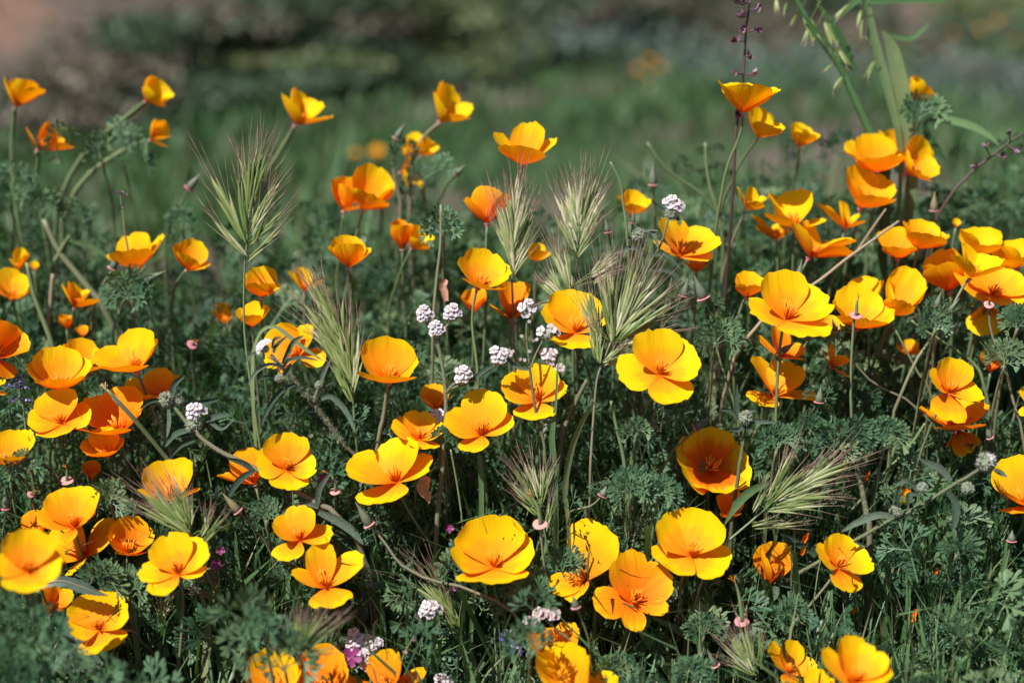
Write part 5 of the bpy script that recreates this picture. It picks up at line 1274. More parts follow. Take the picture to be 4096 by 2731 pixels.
o, p, r = plant('A2', (1100, 1440), 1.0, 'single white head on a bent hairy stem before the golden spread poppy')
hairy_stem(o, 'A2', [(1080, 1500), (1060, 1568), (1020, 1690), (940, 1830), (900, 1960), (880, 2200)], .99, .985, .0009, p, r, nh=160)
flower_head(o, 'A2', (1105, 1405), .988, 68, 7, p, r, R=36, dirs=[(-.7, -.3), (-.1, -.6), (.1, .1), (.6, .3), (.9, .1), (-.3, .1), (.3, -.2)])
fuzzy(o, 'A2', (1105, 1465), .99, 62, p, r)
for pts, wd in [([(1060, 1450), (1000, 1420), (965, 1380)], 40), ([(1120, 1490), (1150, 1520), (1155, 1555)], 35)]:
    hairy_leaf(o, 'A2', pts, .989, .986, wd, p, r)
o, p, r = plant('B2', (870, 50), .985, 'grey hairy plant with drooping leaves and a green bud, right of the awns')
hairy_stem(o, 'B2', [(885, 70), (900, 150), (905, 300), (905, 420), (900, 560)], .985, .99, .0011, p, r, nh=180)
fuzzy(o, 'B2', (868, 48), .983, 52, p, r)
for pts, wd in [([(880, 30), (950, 20), (990, 70), (1008, 135)], 40), ([(850, 75), (810, 72), (790, 105)], 30), ([(905, 185), (850, 140), (790, 145), (765, 205)], 45), ([(960, 190), (1060, 190), (1165, 285)], 42), ([(960, 290), (1060, 290), (1130, 330), (1170, 400)], 50), ([(900, 30), (960, 15), (1010, 22)], 22), ([(835, 60), (830, 20), (850, 0)], 28)]:
    hairy_leaf(o, 'B2', pts, .985, .98, wd, p, r)
o, p, r = plant('C1', (1190, 1045), .94, 'lone white head on a thin slanting stem, low centre')
hairy_stem(o, 'C1', [(1140, 1100), (1100, 1220), (1030, 1350), (990, 1480)], .94, .95, .0007, p, r, nh=90)
flower_head(o, 'C1', (1200, 1045), .938, 68, 7, p, r, R=36, calyx=False)
mb = MB()
for (x, y) in [(1105, 1110), (1085, 1265), (1025, 1355)]: tiny_flower(mb, place(*nat('C1', x, y), .939), unit(-FWD + r.normal(0, .5, 3)), .0016, r, mi=(0, 0))
mb.build('spent_flowers', M['palepink'], o, p)
o, p, r = plant('C1', (745, 1330), .935, 'cluster of white flowers touching a magenta one near the bottom edge')
hairy_stem(o, 'C1', [(745, 1330), (820, 1350), (900, 1380), (920, 1560)], .937, .945, .0009, p, r, nh=60)
flower_head(o, 'C1', (690, 1265), .933, 66, 8, p, r, R=38); flower_head(o, 'C1', (800, 1295), .933, 60, 6, p, r, R=38)
flower_head(o, 'C1', (748, 1355), .931, 34, 3, p, r, R=40, calyx=False); flower_head(o, 'C1', (760, 1430), .931, 40, 4, p, r, R=30, calyx=False)
hairy_leaf(o, 'C1', [(740, 1235), (780, 1215), (828, 1212)], .934, .933, 38, p, r)
o, p, r = plant('C1', (1280, 1550), .93, 'white flower head cut by the bottom edge, right of the criss cross poppy')
hairy_stem(o, 'C1', [(1280, 1575), (1285, 1640)], .93, .932, .0008, p, r, nh=0)
flower_head(o, 'C1', (1285, 1552), .928, 55, 6, p, r, R=30)
o, p, r = plant('B1', (1260, 1290), .978, 'white flower head tucked behind the bristly stem, left of the split petal poppy')
hairy_stem(o, 'B1', [(1255, 1310), (1270, 1400), (1290, 1500)], .98, .985, .0009, p, r, nh=0)
flower_head(o, 'B1', (1255, 1290), .976, 52, 7, p, r, R=30)
o, p, r = plant('B2', (1610, 1310), .958, 'woolly grey bud head with spreading leaves, left of the collar stalks at right')
hairy_stem(o, 'B2', [(1610, 1330), (1600, 1420), (1580, 1560), (1560, 1700)], .96, .965, .0013, p, r, nh=80)
fuzzy(o, 'B2', (1610, 1305), .955, 52, p, r)
for pts, wd in [([(1560, 1320), (1545, 1200), (1550, 1075)], 48), ([(1560, 1310), (1500, 1260), (1428, 1250)], 40), ([(1640, 1340), (1700, 1335), (1830, 1340)], 45), ([(1600, 1360), (1560, 1390), (1500, 1390)], 40), ([(1630, 1270), (1660, 1260), (1680, 1265)], 28), ([(1610, 1360), (1650, 1395), (1665, 1385)], 30)]:
    hairy_leaf(o, 'B2', pts, .957, .954, wd, p, r)
o, p, r = plant('C3', (1510, 40), .935, 'long grey bristly stalk slanting across the lower right with narrow hanging leaves')
hairy_stem(o, 'C3', [(1500, 60), (1400, 135), (1280, 200), (1100, 320), (980, 390), (850, 440), (700, 530), (590, 590), (320, 750), (210, 812), (100, 868), (-60, 960), (-300, 1080)], .928, .985, .0014, p, r, nh=760, hl=.0022, tint=.4)
fuzzy(o, 'C3', (1505, 45), .926, 72, p, r); fuzzy(o, 'C3', (870, 390), .943, 42, p, r); fuzzy(o, 'C3', (1375, 225), .93, 45, p, r); fuzzy(o, 'C3', (1062, 222), .935, 40, p, r)
flower_head(o, 'C3', (1530, 15), .923, 22, 2, p, r, R=30, calyx=False)
for pts, wd in [([(870, 430), (760, 410), (620, 460), (502, 528)], 66), ([(1260, 175), (1180, 90), (1045, 30)], 70), ([(1240, 250), (1290, 330), (1290, 440), (1265, 530)], 70), ([(1040, 260), (970, 180), (870, 205)], 50), ([(900, 350), (890, 280), (915, 205)], 40), ([(960, 350), (970, 270), (1060, 280)], 40), ([(840, 370), (820, 330), (815, 320)], 30), ([(1400, 190), (1450, 190), (1510, 180)], 40), ([(1560, 100), (1600, 120), (1645, 150)], 45),
                ([(330, 700), (260, 620), (180, 590), (100, 540)], 70), ([(90, 880), (75, 820), (80, 755)], 38), ([(80, 890), (130, 900), (178, 915)], 34), ([(60, 900), (40, 960), (0, 1010)], 80), ([(600, 600), (680, 640), (720, 610)], 40), ([(560, 870), (600, 910), (640, 890)], 36)]:
    hairy_leaf(o, 'C3', pts, .938 if pts[0][0] > 650 else .97, .934 if pts[0][0] > 650 else .966, wd, p, r)
o, p, r = plant('C2', (210, 1110), .93, 'pale pinkish flowers in shade above the bottom centre orange poppy')
hairy_stem(o, 'C2', [(230, 1130), (330, 1220), (420, 1320)], .932, .94, .0009, p, r, nh=30)
flower_head(o, 'C2', (285, 1085), .93, 24, 2, p, r, R=46, white='palepink', calyx=False); flower_head(o, 'C2', (200, 1080), .928, 26, 2, p, r, R=40, white='palepink', calyx=False)
flower_head(o, 'C2', (140, 1145), .912, 50, 5, p, r, R=34, white='palepink')

# ------------------------------------------------------------------ single grass blades, stalks, leaves
def blade(reg, pts, wds, label, mat='grass', d0=.96, d1=None, tint=.5, fold=.12, twist=0, ground=True, name='grass_blade', cat='grass blade', n=22, face=None):
    rg = np.random.default_rng(int(pts[0][0] + 7 * pts[0][1]) % 99991)
    d1 = d1 or d0 + .01
    P = path_px(reg, pts, d0, d1)
    stem_discs(smooth_path(P, 12), 22)
    W = [x * REG[reg][2] * K * d0 for x in wds]
    if ground:
        k = len(P); P = stem_to_ground(P, rg); W = W + [W[-1] * .8] * (len(P) - k)
    Q = smooth_path(P, n)
    ww = np.interp(np.linspace(0, 1, n), np.linspace(0, 1, len(W)), W)
    mb = MB(); ribbon(mb, Q, ww, (-FWD + rg.normal(0, .3, 3)) if face is None else face, fold=fold, tint=tint, twist=twist)
    o = mb.build(name, M[mat], None, Q[-1]); o.location = Q[-1]
    return tag(o, label, cat)
def stalk(reg, pts, r, label, mat='stem', d0=.97, d1=None, tint=.6, ground=True, name='stalk', cat='stalk', group=None):
    rg = np.random.default_rng(int(pts[0][0] * 3 + pts[0][1]) % 99991)
    P = path_px(reg, pts, d0, d1 or d0 + .01); stem_discs(smooth_path(P, 12), 18)
    if ground: P = stem_to_ground(P, rg)
    Q = smooth_path(P, 22); mb = MB(); tube(mb, Q, np.linspace(r * .8, r * 1.1, 22), 7, tint=tint)
    o = mb.build(name, M[mat], None, Q[-1]); o.location = Q[-1]
    return tag(o, label, cat, group)
blade('F2', [(610, 400), (520, 520), (440, 680), (370, 860), (320, 1080), (288, 1320), (310, 1570), (330, 1800)], [10, 48, 66, 78, 82, 66, 55, 50], 'broad pale green grass blade curving down from the central brome head', d0=.95, tint=.85)
blade('F2', [(218, -40), (205, 150), (195, 380), (165, 640), (150, 800), (165, 1000), (182, 1300), (190, 1568)], [6, 26, 26, 50, 68, 72, 70, 60], 'upright grey green grass blade across the shadow patched poppy', d0=.952, tint=.55, twist=.5)
blade('F3', [(1245, 450), (1040, 325), (860, 190), (740, 95), (620, 18), (500, 40), (420, 130), (360, 300), (345, 420), (350, 900)], [4, 46, 60, 58, 44, 42, 40, 40, 46, 50], 'brownish grass blade arching over the poppy behind the hairy plant', d0=.965, tint=.8)
blade('C0', [(1380, 940), (1425, 1120), (1425, 1300), (1405, 1500), (1400, 1620)], [30, 52, 66, 60, 50], 'broad faded grass blade below the squared petal poppy', d0=.945, tint=.95)
blade('C0', [(1618, 520), (1630, 700), (1655, 960), (1680, 1100)], [4, 34, 46, 40], 'narrow upright grass blade right of the squared petal poppy', d0=.95, tint=.5)
blade('C0', [(1118, 900), (1120, 1150), (1105, 1400), (1090, 1540)], [20, 44, 50, 44], 'grass blade behind the short stiff brome head', d0=.952, tint=.55)
blade('C1', [(660, 870), (800, 890), (940, 905), (1080, 960)], [20, 44, 52, 10], 'dark grass blade lying sideways under the finger petal poppy', d0=.95, tint=.1, ground=False)
blade('C1', [(690, 860), (740, 960), (745, 1090), (700, 1180), (620, 1260), (560, 1290)], [14, 36, 46, 36, 26, 20], 'arched dark leaf below the finger petal poppy', mat='hairleaf', d0=.948, tint=.2)
blade('C1', [(1540, 0), (1550, 200), (1552, 430), (1560, 600)], [34, 36, 36, 34], 'straight grass blade above the smooth bowl at bottom centre', d0=.968, tint=.5)
blade('C1', [(1520, 840), (1500, 1000), (1480, 1200), (1470, 1500), (1475, 1600)], [20, 34, 36, 36, 34], 'tall grass blade behind the smooth bowl, running to the bottom edge', d0=.96, tint=.7)
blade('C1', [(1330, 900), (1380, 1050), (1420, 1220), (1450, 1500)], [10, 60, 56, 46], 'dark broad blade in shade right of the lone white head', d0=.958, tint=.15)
blade('C2', [(855, 1145), (900, 1230), (960, 1320), (1050, 1450), (1130, 1600)], [26, 44, 50, 54, 54], 'ribbed flat stem slanting to the bottom edge under the flat orange poppy', d0=.935, tint=.7)
blade('C2', [(960, 1110), (1080, 1170), (1200, 1240), (1320, 1320)], [16, 46, 50, 10], 'dark blade crossing behind the ribbed flat stem', d0=.945, tint=.15, ground=False)
blade('C2', [(1762, 190), (1640, 250), (1550, 340), (1460, 480)], [40, 66, 60, 8], 'pale torn grass blade left of the sharp brome head at right', d0=.953, tint=.6, ground=False)
blade('C2', [(1320, 900), (1370, 1010), (1440, 1150)], [8, 50, 54], 'grass blade between the two stems of the round bowl', d0=.965, tint=.45)
blade('C3', [(770, 900), (790, 1050), (815, 1250), (810, 1400)], [22, 50, 54, 50], 'flat pale grass blade in the dark gap at lower right', d0=.97, tint=.75)
blade('C3', [(1175, 1375), (1080, 1362), (960, 1360), (860, 1370)], [3, 16, 24, 20], 'thin grass blade lying level near the bottom right', d0=.93, tint=.7, ground=False)
blade('C3', [(1640, 1640), (1700, 1500), (1764, 1400), (1830, 1330)], [50, 66, 60, 30], 'dark ribbed leaf at the bottom right corner', d0=.925, tint=.15, ground=False)
blade('C3', [(1640, 600), (1620, 760), (1570, 950), (1500, 1180), (1480, 1400)], [20, 34, 40, 44, 40], 'green stalk like blade under the poppy at the right edge', d0=.958, tint=.5)
# tall grass against the background, upper right
blade('A3', [(690, 50), (740, 300), (810, 560), (870, 800), (900, 960)], [44, 70, 76, 64, 50], 'tall grass stem rising left of the highest small poppy', d0=1.08, tint=.75)
blade('A3', [(790, 215), (850, 330), (900, 520), (950, 740), (980, 960)], [20, 100, 115, 125, 100], 'broadest grey green blade behind the high trio at right', d0=1.085, tint=.8)
blade('A3', [(1590, 1000), (1500, 920), (1380, 860), (1230, 825), (1110, 830), (1075, 880), (1110, 990)], [6, 40, 58, 56, 40, 40, 36], 'long grass blade arching right beneath the highest small poppy', d0=1.09, tint=.6, ground=False)
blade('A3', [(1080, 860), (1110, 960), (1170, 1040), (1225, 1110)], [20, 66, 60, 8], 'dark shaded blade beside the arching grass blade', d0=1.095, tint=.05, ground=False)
blade('A3', [(820, 205), (860, 245), (980, 265), (1060, 210), (1115, 160)], [6, 30, 34, 28, 4], 'small curled grey leaf near the tall grass stems, top right', d0=1.12, tint=.55, ground=False)
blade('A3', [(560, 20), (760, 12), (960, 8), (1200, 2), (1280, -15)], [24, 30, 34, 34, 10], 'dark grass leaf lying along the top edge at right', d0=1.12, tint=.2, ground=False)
blade('B0', [(470, 110), (560, 105), (660, 140), (760, 220)], [20, 36, 40, 14], 'blurred grey green blade beside the thick dry stalk, upper left', d0=1.1, tint=.55, ground=False)
def oat():
    rg = np.random.default_rng(77)
    P = path_px('A3', [(170, -60), (240, 80), (330, 230), (430, 360), (520, 500), (600, 680), (700, 900), (760, 1040)], 1.075, 1.085)
    full = stem_to_ground(P, rg)
    o = empty('oat_grass', full[-1], 'tall wild oat stem with drooping spikelets at the upper right', 'grass head')
    mb = MB(); tube(mb, smooth_path(full, 26), np.linspace(.0018, .0046, 26), 7, tint=.25); mb.build('stalk', M['grass'], o, full[-1])
    for (p, q) in [((200, 100), (165, 210)), ((300, 170), (240, 330)), ((330, 240), (300, 320)), ((130, 20), (110, 120)), ((60, -10), (45, 120)), ((450, 440), (365, 510)), ((515, 530), (430, 660)), ((240, 90), (400, 300)), ((390, 150), (520, 360)), ((640, 70), (590, 200)), ((650, 130), (640, 290)), ((560, 30), (445, 160)), ((740, 420), (650, 560)), ((480, 330), (590, 490))]:
        a = place(*nat('A3', *p), 1.078); e = place(*nat('A3', *q), 1.075)
        D = unit(e - a); L = np.linalg.norm(e - a); mb = MB()
        up = a + np.array([rg.uniform(-.01, .01), 0, .018])
        tube(mb, smooth_path([up, a + np.array([0, 0, .006]), a], 5), np.full(5, .0003), 4, tint=.4, v1=.3)
        for k in range(3):
            floret(mb, a, unit(D + rg.normal(0, .10, 3)), L * rg.uniform(.65, .85), L * .16, L * .35, -FWD + rg.normal(0, .3, 3), rg, rg.uniform(.1, .5))
        mb.build('spikelet', M['brome'], o, full[-1])
oat()
stalk('B0', [(300, -60), (400, 150), (500, 280), (640, 450), (720, 560)], .0026, 'thick grey green stalk leaning left, blurred, upper left', d0=1.1, tint=.75)
stalk('B0', [(185, 240), (230, 450), (300, 640), (370, 840)], .0020, 'green stem left of the thick grey green stalk', d0=1.05, tint=.5)
stalk('B0', [(365, 320), (350, 500), (335, 700)], .0019, 'pale dry stem between two stalks at left', mat='straw', d0=1.08, tint=.6)
stalk('B0', [(480, 60), (440, 120), (380, 230)], .0018, 'pale split twig across the thick stalk, upper left', d0=1.095, tint=.6, ground=False)
stalk('D', [(2065, 508), (2000, 555), (1940, 598), (1885, 642), (1800, 700), (1730, 760)], .0013, 'straight dry straw slanting beside the crowded right cluster', mat='straw', d0=1.01, d1=1.0, tint=.5)
stalk('D', [(2035, 480), (2000, 530), (1960, 590)], .0010, 'thinner dry straw behind the straight one', mat='straw', d0=1.04, tint=.3, ground=False)
stalk('B3', [(990, 640), (1050, 690), (1200, 780), (1330, 865), (1420, 940), (1480, 1060)], .0012, 'green stem running down right below the leaf tuft bud', d0=.995, tint=.5)
stalk('B3', [(870, 690), (960, 860), (1040, 1010), (1110, 1120)], .0010, 'thin stem from the dark hanging bud toward the round poppy', d0=.99, tint=.6)
stalk('F4', [(925, -20), (1010, 190), (1100, 400), (1200, 620), (1290, 810), (1340, 900)], .0015, 'pale stem behind the sharp brome awns, right of the pink ringed bud', d0=.965, tint=.45)
stalk('F4', [(1320, 680), (1340, 850), (1380, 1000), (1430, 1250), (1475, 1480), (1500, 1640)], .0021, 'thick forked grey stem right of the sharp brome head', d0=.958, tint=.9)
stalk('F4', [(1530, 610), (1480, 720), (1380, 900)], .0015, 'short upper fork joining the thick grey stem', d0=.957, tint=.6, ground=False)
stalk('F4', [(2195, 290), (2060, 500), (1960, 610)], .0012, 'slanting stem under the round sharp poppy at right', d0=.962, tint=.5, ground=False)
stalk('F4', [(1880, 720), (1740, 850), (1600, 1030), (1460, 1180), (1280, 1370), (1100, 1560)], .0011, 'jointed green stem in deep shade, lower right', d0=.985, tint=.4)
stalk('F2', [(770, 400), (800, 560), (850, 780), (900, 1000), (930, 1300), (960, 1500)], .0014, 'thick dim green stem right of the central brome stalk', d0=.975, tint=.3)
stalk('F2', [(520, 180), (440, 330), (360, 500), (300, 640), (270, 760)], .0019, 'bristly green stem left of the central brome stalk', mat='hairstem', d0=.968, tint=.4)
stalk('C1', [(1340, -40), (1370, 120), (1400, 300), (1420, 480)], .0008, 'thin green stem right of the withered petal', d0=.965, tint=.4)
stalk('D', [(1402, 372), (1425, 420), (1432, 470), (1440, 540)], .0010, 'bent green stalk with hooked tip over the small yellow cup', d0=1.0, tint=.6)
stalk('D', [(1013, 470), (1012, 560), (1003, 640), (995, 740)], .0012, 'slender brown green stem above the white heads', d0=1.01, tint=.8)
stalk('C0', [(280, 50), (340, 100), (400, 180), (430, 235)], .0009, 'dotted purple sprig stem below the golden cup at the left edge', mat='darkstem', d0=.955, tint=.4, ground=False)
stalk('A2', [(1330, 980), (1340, 1150), (1370, 1320), (1410, 1450)], .0013, 'pale green stalk left of the tallest cup stem', d0=1.08, tint=.5)
stalk('A2', [(930, 980), (1050, 1150), (1180, 1250), (1340, 1390)], .0013, 'dark diagonal stalk in the blurred grass, upper right of centre', d0=1.1, tint=.2)

def toothed_leaf(reg, pts, wds, label, d0, d1=None, face=None):
    rg = np.random.default_rng(int(pts[0][0]))
    P = smooth_path(path_px(reg, pts, d0, d1 or d0 + .005), 24)
    W = np.interp(np.linspace(0, 1, 24), np.linspace(0, 1, len(wds)), wds) * REG[reg][2] * K * d0
    T_ = np.gradient(P, axis=0); V, UV = [], []
    f = -FWD + np.array([0, 0, .4]) if face is None else face
    for i in range(24):
        a = unit(np.cross(unit(T_[i]), f)); n = np.cross(a, unit(T_[i]))
        for k in (-1, -.5, 0, .5, 1):
            tooth = (1 + (.14 if i % 2 else -.06)) if abs(k) == 1 else 1
            V.append(P[i] + a * k * W[i] / 2 * tooth + n * W[i] * (.10 * abs(k) + .025 * math.sin(1.7 * i + 3 * k)))
            UV.append((float(rg.uniform(.2, .8)), i / 23))
    F = [(i * 5 + k, i * 5 + k + 1, i * 5 + k + 6, i * 5 + k + 5) for i in range(23) for k in range(4)]
    o = empty('toothed_leaf', P[-1], label, 'leaf')
    mb = MB(); mb.add(V, F, UV); mb.build('leaf_blade', M['thistle'], o, P[-1])
    mb = MB(); tube(mb, P + f * .0002, np.linspace(.0008, .0003, 24), 5, tint=.9); mb.build('midrib', M['stem'], o, P[-1])
    e = [P[0], P[0] + np.array([-.004, .02, -.03])]; e = stem_to_ground(e, rg)
    mb = MB(); tube(mb, smooth_path(e, 8), np.full(8, .0012), 6, tint=.5); mb.build('petiole', M['stem'], o, P[-1])
    stem_discs(P, 30)
toothed_leaf('C0', [(270, 890), (420, 865), (560, 905), (660, 945), (745, 965)], [60, 70, 80, 40, 4], 'toothed grey green leaf lying over the bowl poppy at lower left', .915)
toothed_leaf('C0', [(640, 1480), (590, 1380), (530, 1270), (480, 1190), (455, 1118)], [230, 260, 200, 110, 6], 'big triangular toothed leaf beneath the half shaded bowl, lower left', .935)

# ------------------------------------------------------------------ other small flowers
def spike(reg, pts, fl, label, d, mat, size, name='purple_spike_plant', r=.0011, cat='wildflower', stemmat='darkstem', ln=1.6):
    rg = np.random.default_rng(int(pts[0][0] + fl[0][0]))
    P = stem_to_ground(path_px(reg, pts, d, d + .01), rg)
    o = empty(name, P[-1], label, cat)
    mb = MB(); tube(mb, smooth_path(P, 20), np.linspace(r * .7, r * 1.2, 20), 6, tint=.5); mb.build('stem', M[stemmat], o, P[-1])
    stem_discs(smooth_path(path_px(reg, pts, d, d), 10), 20)
    S_ = smooth_path(P, 60)
    for (x, y) in fl:
        c = place(*nat(reg, x, y), d - .004); s = size * REG[reg][2] * K * d
        near = S_[np.argmin(np.linalg.norm(S_ - c, axis=1))]
        ax = unit(unit(c - near) + np.array([0, 0, .5]))
        mb = MB()
        tube(mb, [near, (near + c) / 2 - ax * s * .1, c], [.0004, .0005, .0007], 5, tint=.3)
        for k in range(4):
            a = unit(ax + rg.normal(0, .45, 3)); q = c - ax * s * .2
            Q = [q, q + a * s * .5 * ln / 1.6, q + unit(a + rg.normal(0, .2, 3)) * s * ln / 1.6]
            ribbon(mb, smooth_path(Q, 5), np.array([.2, .5, .6, .45, .1]) * s, rg.normal(0, 1, 3), fold=.3, tint=rg.uniform())
        mb.build('flower', M[mat], o, P[-1])
        X, Y, dd = project(c); DISCS.append((X, Y, dd, size * REG[reg][2]))
spike('A2', [(1650, -40), (1625, 100), (1610, 200), (1602, 400), (1588, 540), (1560, 780), (1535, 960), (1530, 1100)], [(1555, 12), (1600, 15), (1690, 62), (1595, 110), (1680, 205), (1575, 195), (1540, 282), (1630, 385), (1550, 505), (1660, 510), (1545, 780)], 'tall dark stem with scattered pinkish purple flowers rising to the top edge', 1.02, 'purple', 60)
spike('A3', [(1780, 910), (1690, 960), (1600, 1025), (1520, 1090), (1440, 1150), (1350, 1240), (1260, 1350)], [(1660, 925), (1500, 1010), (1702, 1035), (1612, 1085), (1432, 1150)], 'slanting dark stem with small plum coloured flowers at the right edge', 1.05, 'purple', 48)
spike('B0', [(128, 1030), (140, 1110), (155, 1200), (172, 1330), (182, 1420)], [(75, 1030), (110, 1020), (160, 1020), (90, 1065), (135, 1065), (180, 1100), (65, 1100), (125, 1100), (90, 1190), (180, 1190), (160, 1055)], 'little blue and white lupin spike at the left edge', .975, 'blue', 36, name='lupin', r=.0008, stemmat='stem')
spike('C1', [(1745, 1215), (1750, 1300), (1690, 1400), (1560, 1560)], [(1700, 1245), (1745, 1215), (1720, 1300), (1762, 1290), (1735, 1270)], 'pale blue lupin spike near the bottom, left of the shadowed orange poppy', .93, 'blue', 44, name='lupin', r=.0008, stemmat='stem')
spike('C2', [(30, 1270), (40, 1340), (60, 1450)], [(10, 1290), (45, 1300), (20, 1345), (60, 1350), (-20, 1350)], 'violet lupin spike in shade by the bottom orange poppy', .93, 'blue', 38, name='lupin', r=.0008, stemmat='stem')
spike('A0', [(830, 1310), (835, 1400), (850, 1500), (860, 1600)], [(790, 1330), (835, 1325), (860, 1345), (830, 1430)], 'thin purple tipped weed alone before the meadow, upper left', 1.03, 'purple', 26, r=.0007, stemmat='straw')
def magenta(reg, c, size, label, d):
    rg = np.random.default_rng(int(c[0]))
    p = place(*nat(reg, *c), d); R = size * REG[reg][2] * K * d
    o = empty('magenta_flower', p, label, 'wildflower')
    for k in range(5):
        an = k * 1.257 + .3; dr = camvec(math.cos(an), math.sin(an), .25, 1)
        mb = MB(); ribbon(mb, smooth_path([p, p + dr * R * .6, p + dr * R], 6), np.array([.15, .4, .6, .66, .5, .1]) * R, -FWD + np.array([0, 0, .5]), fold=.1, tint=rg.uniform())
        mb.build('petal', M['magenta'], o, p)
    P = stem_to_ground([p, p + np.array([0, .01, -.02])], rg)
    mb = MB(); tube(mb, smooth_path(P, 10), np.full(10, .0006), 5, tint=.3); mb.build('stem', M['stem'], o, p)
    x, y, dd = project(p); DISCS.append((x, y, dd, size * REG[reg][2]))
magenta('E5', (1420, 650), 140, 'dark magenta flower touching the white cluster at the bottom', .925)
magenta('C1', (470, 170), 52, 'magenta flower partly behind a dark leaf, between two low yellow poppies', .972)
magenta('C1', (1330, 500), 36, 'small magenta flower in the grass left of the smooth bowl', .975)
magenta('C1', (1352, 920), 26, 'tiny pink magenta flower near the lone white head', .97)
magenta('C0', (1490, 755), 44, 'magenta flower right of the squared petal poppy', .945)
magenta('C0', (1520, 655), 34, 'pinkish flower just above the magenta one at lower left', .945)
def withered(reg, pts, w_, label, d, mat='drypetal', name='withered_petal', crumple=.5):
    rg = np.random.default_rng(int(pts[0][0] * 2 + pts[0][1]))
    P = smooth_path(path_px(reg, pts, d, d + .004), 12); s = REG[reg][2] * K * d
    W = np.interp(np.linspace(0, 1, 12), np.linspace(0, 1, len(w_)), w_) * s
    mb = MB(); V, UV = [], []
    T_ = np.gradient(P, axis=0)
    for i in range(12):
        a = unit(np.cross(unit(T_[i]), -FWD)); n = np.cross(a, unit(T_[i]))
        for k in np.linspace(-1, 1, 6):
            V.append(P[i] + a * k * W[i] / 2 * rg.uniform(.85, 1.1) + n * W[i] * crumple * rg.uniform(-.25, .25) + n * W[i] * .3 * k * k); UV.append((rg.uniform(), i / 11))
    F = [(i * 6 + k, i * 6 + k + 1, i * 6 + k + 7, i * 6 + k + 6) for i in range(11) for k in range(5)]
    mb.add(V, F, UV); o = mb.build(name, M[mat], None, P[0]); o.location = P[0]
    x, y, dd = project(P[6]); DISCS.append((x, y, dd, max(w_) * REG[reg][2] * .8))
    return tag(o, label, 'petal')
withered('C1', [(1180, 145), (1160, 190), (1150, 240), (1185, 285), (1190, 330)], [50, 95, 80, 50, 6], 'crumpled tan withered petal right of the large open yellow poppy', .955)
withered('B1', [(1310, 355), (1290, 400), (1300, 450), (1312, 505)], [36, 55, 50, 34], 'curled salmon pink dry petal hanging on a brown stem above the white heads', 1.0, 'pinkdry', crumple=.2)
for x, y, s, lab in [(985, 1110, 60, 'bright orange fallen petal low in the dark gap at lower right'), (1155, 800, 34, 'red orange fallen petal deep among leaves, right of the slanting stem poppy'), (1215, 575, 36, 'orange fallen petal under the hairy stalk leaves'), (258, 562, 34, 'red orange fallen petal behind the brome tips at lower right'), (592, 1062, 26, 'small orange fallen petal between pale blades at lower right'), (240, 660, 26, 'red speck of a fallen petal left of the slanting stem poppy'), (680, 140, 30, 'dim red fallen petal in shade below the sharp brome')]:
    withered('C3', [(x + s * .6, y - s * .9), (x, y), (x - s * .5, y + s)], [s * .4, s * 1.1, s * .8], lab, .962, 'fallen', name='fallen_petal', crumple=.3)
withered('C3', [(960, 230), (930, 280), (935, 330)], [50, 70, 40], 'yellow petal glimpsed behind the hairy stalk leaves', .96, 'yellow', name='fallen_petal', crumple=.2)

for pts, wd, lab, tn, dd in [([(330, 20), (420, 130), (520, 300), (600, 480)], [8, 60, 66, 50], 'dark arching grass leaf left of the wild oat tip, top right', .1, 1.09), ([(230, 90), (330, 220), (450, 360), (590, 490)], [10, 50, 46, 5], 'folded grass leaf clasping the wild oat stem', .3, 1.07),
                             ([(440, 170), (520, 80), (600, 10), (660, -40)], [6, 40, 50, 40], 'dark green leaf rising to the top edge between the tall stems', .08, 1.1), ([(650, 0), (700, 130), (690, 300)], [40, 54, 6], 'drooping leaf hanging from the tall stem at the top edge', .35, 1.08)]:
    blade('A3', pts, wd, lab, d0=dd, tint=tn, ground=False)
build_foliage()

# leaf tufts near the lens and the sharp ones that stand out
def tuft(reg, c, d, label, n=5, size=.9, spread=.9, up=1.0, tints=None):
    tints = tints or ((.3, .8) if d < .9 else (.3, .9))
    rg = np.random.default_rng(int(c[0] * 3 + c[1] * 5))
    p = place(*nat(reg, *c), d)
    o = empty('poppy_leaf_tuft', p, label, 'leaf tuft', 'sharp tufts of dissected poppy leaves')
    for k in range(n):
        a = -spread + 2 * spread * (k + .5) / n + rg.uniform(-.12, .12)
        ax = camvec(math.sin(a), -math.cos(a) * up, rg.uniform(-.1, .5), 1)
        mb = MB(); one_leaf(mb, p + rg.normal(0, .001, 3), ax, size * rg.uniform(.8, 1.15), rg, face=-FWD + np.array([-.2, 0, .5]) + rg.normal(0, .35, 3), tint=rg.uniform(*tints), k=(None if d > 1.1 or d < .9 else int(rg.integers(8, 12))))
        mb.build('leaf', M['leaf'], o, p)
    P = stem_to_ground([p, p + np.array([0, .008, -.02])], rg)
    mb = MB(); tube(mb, smooth_path(P, 10), np.full(10, .0010), 6, tint=float(rg.uniform(.3, .9))); mb.build('stem', M['stem'], o, p)
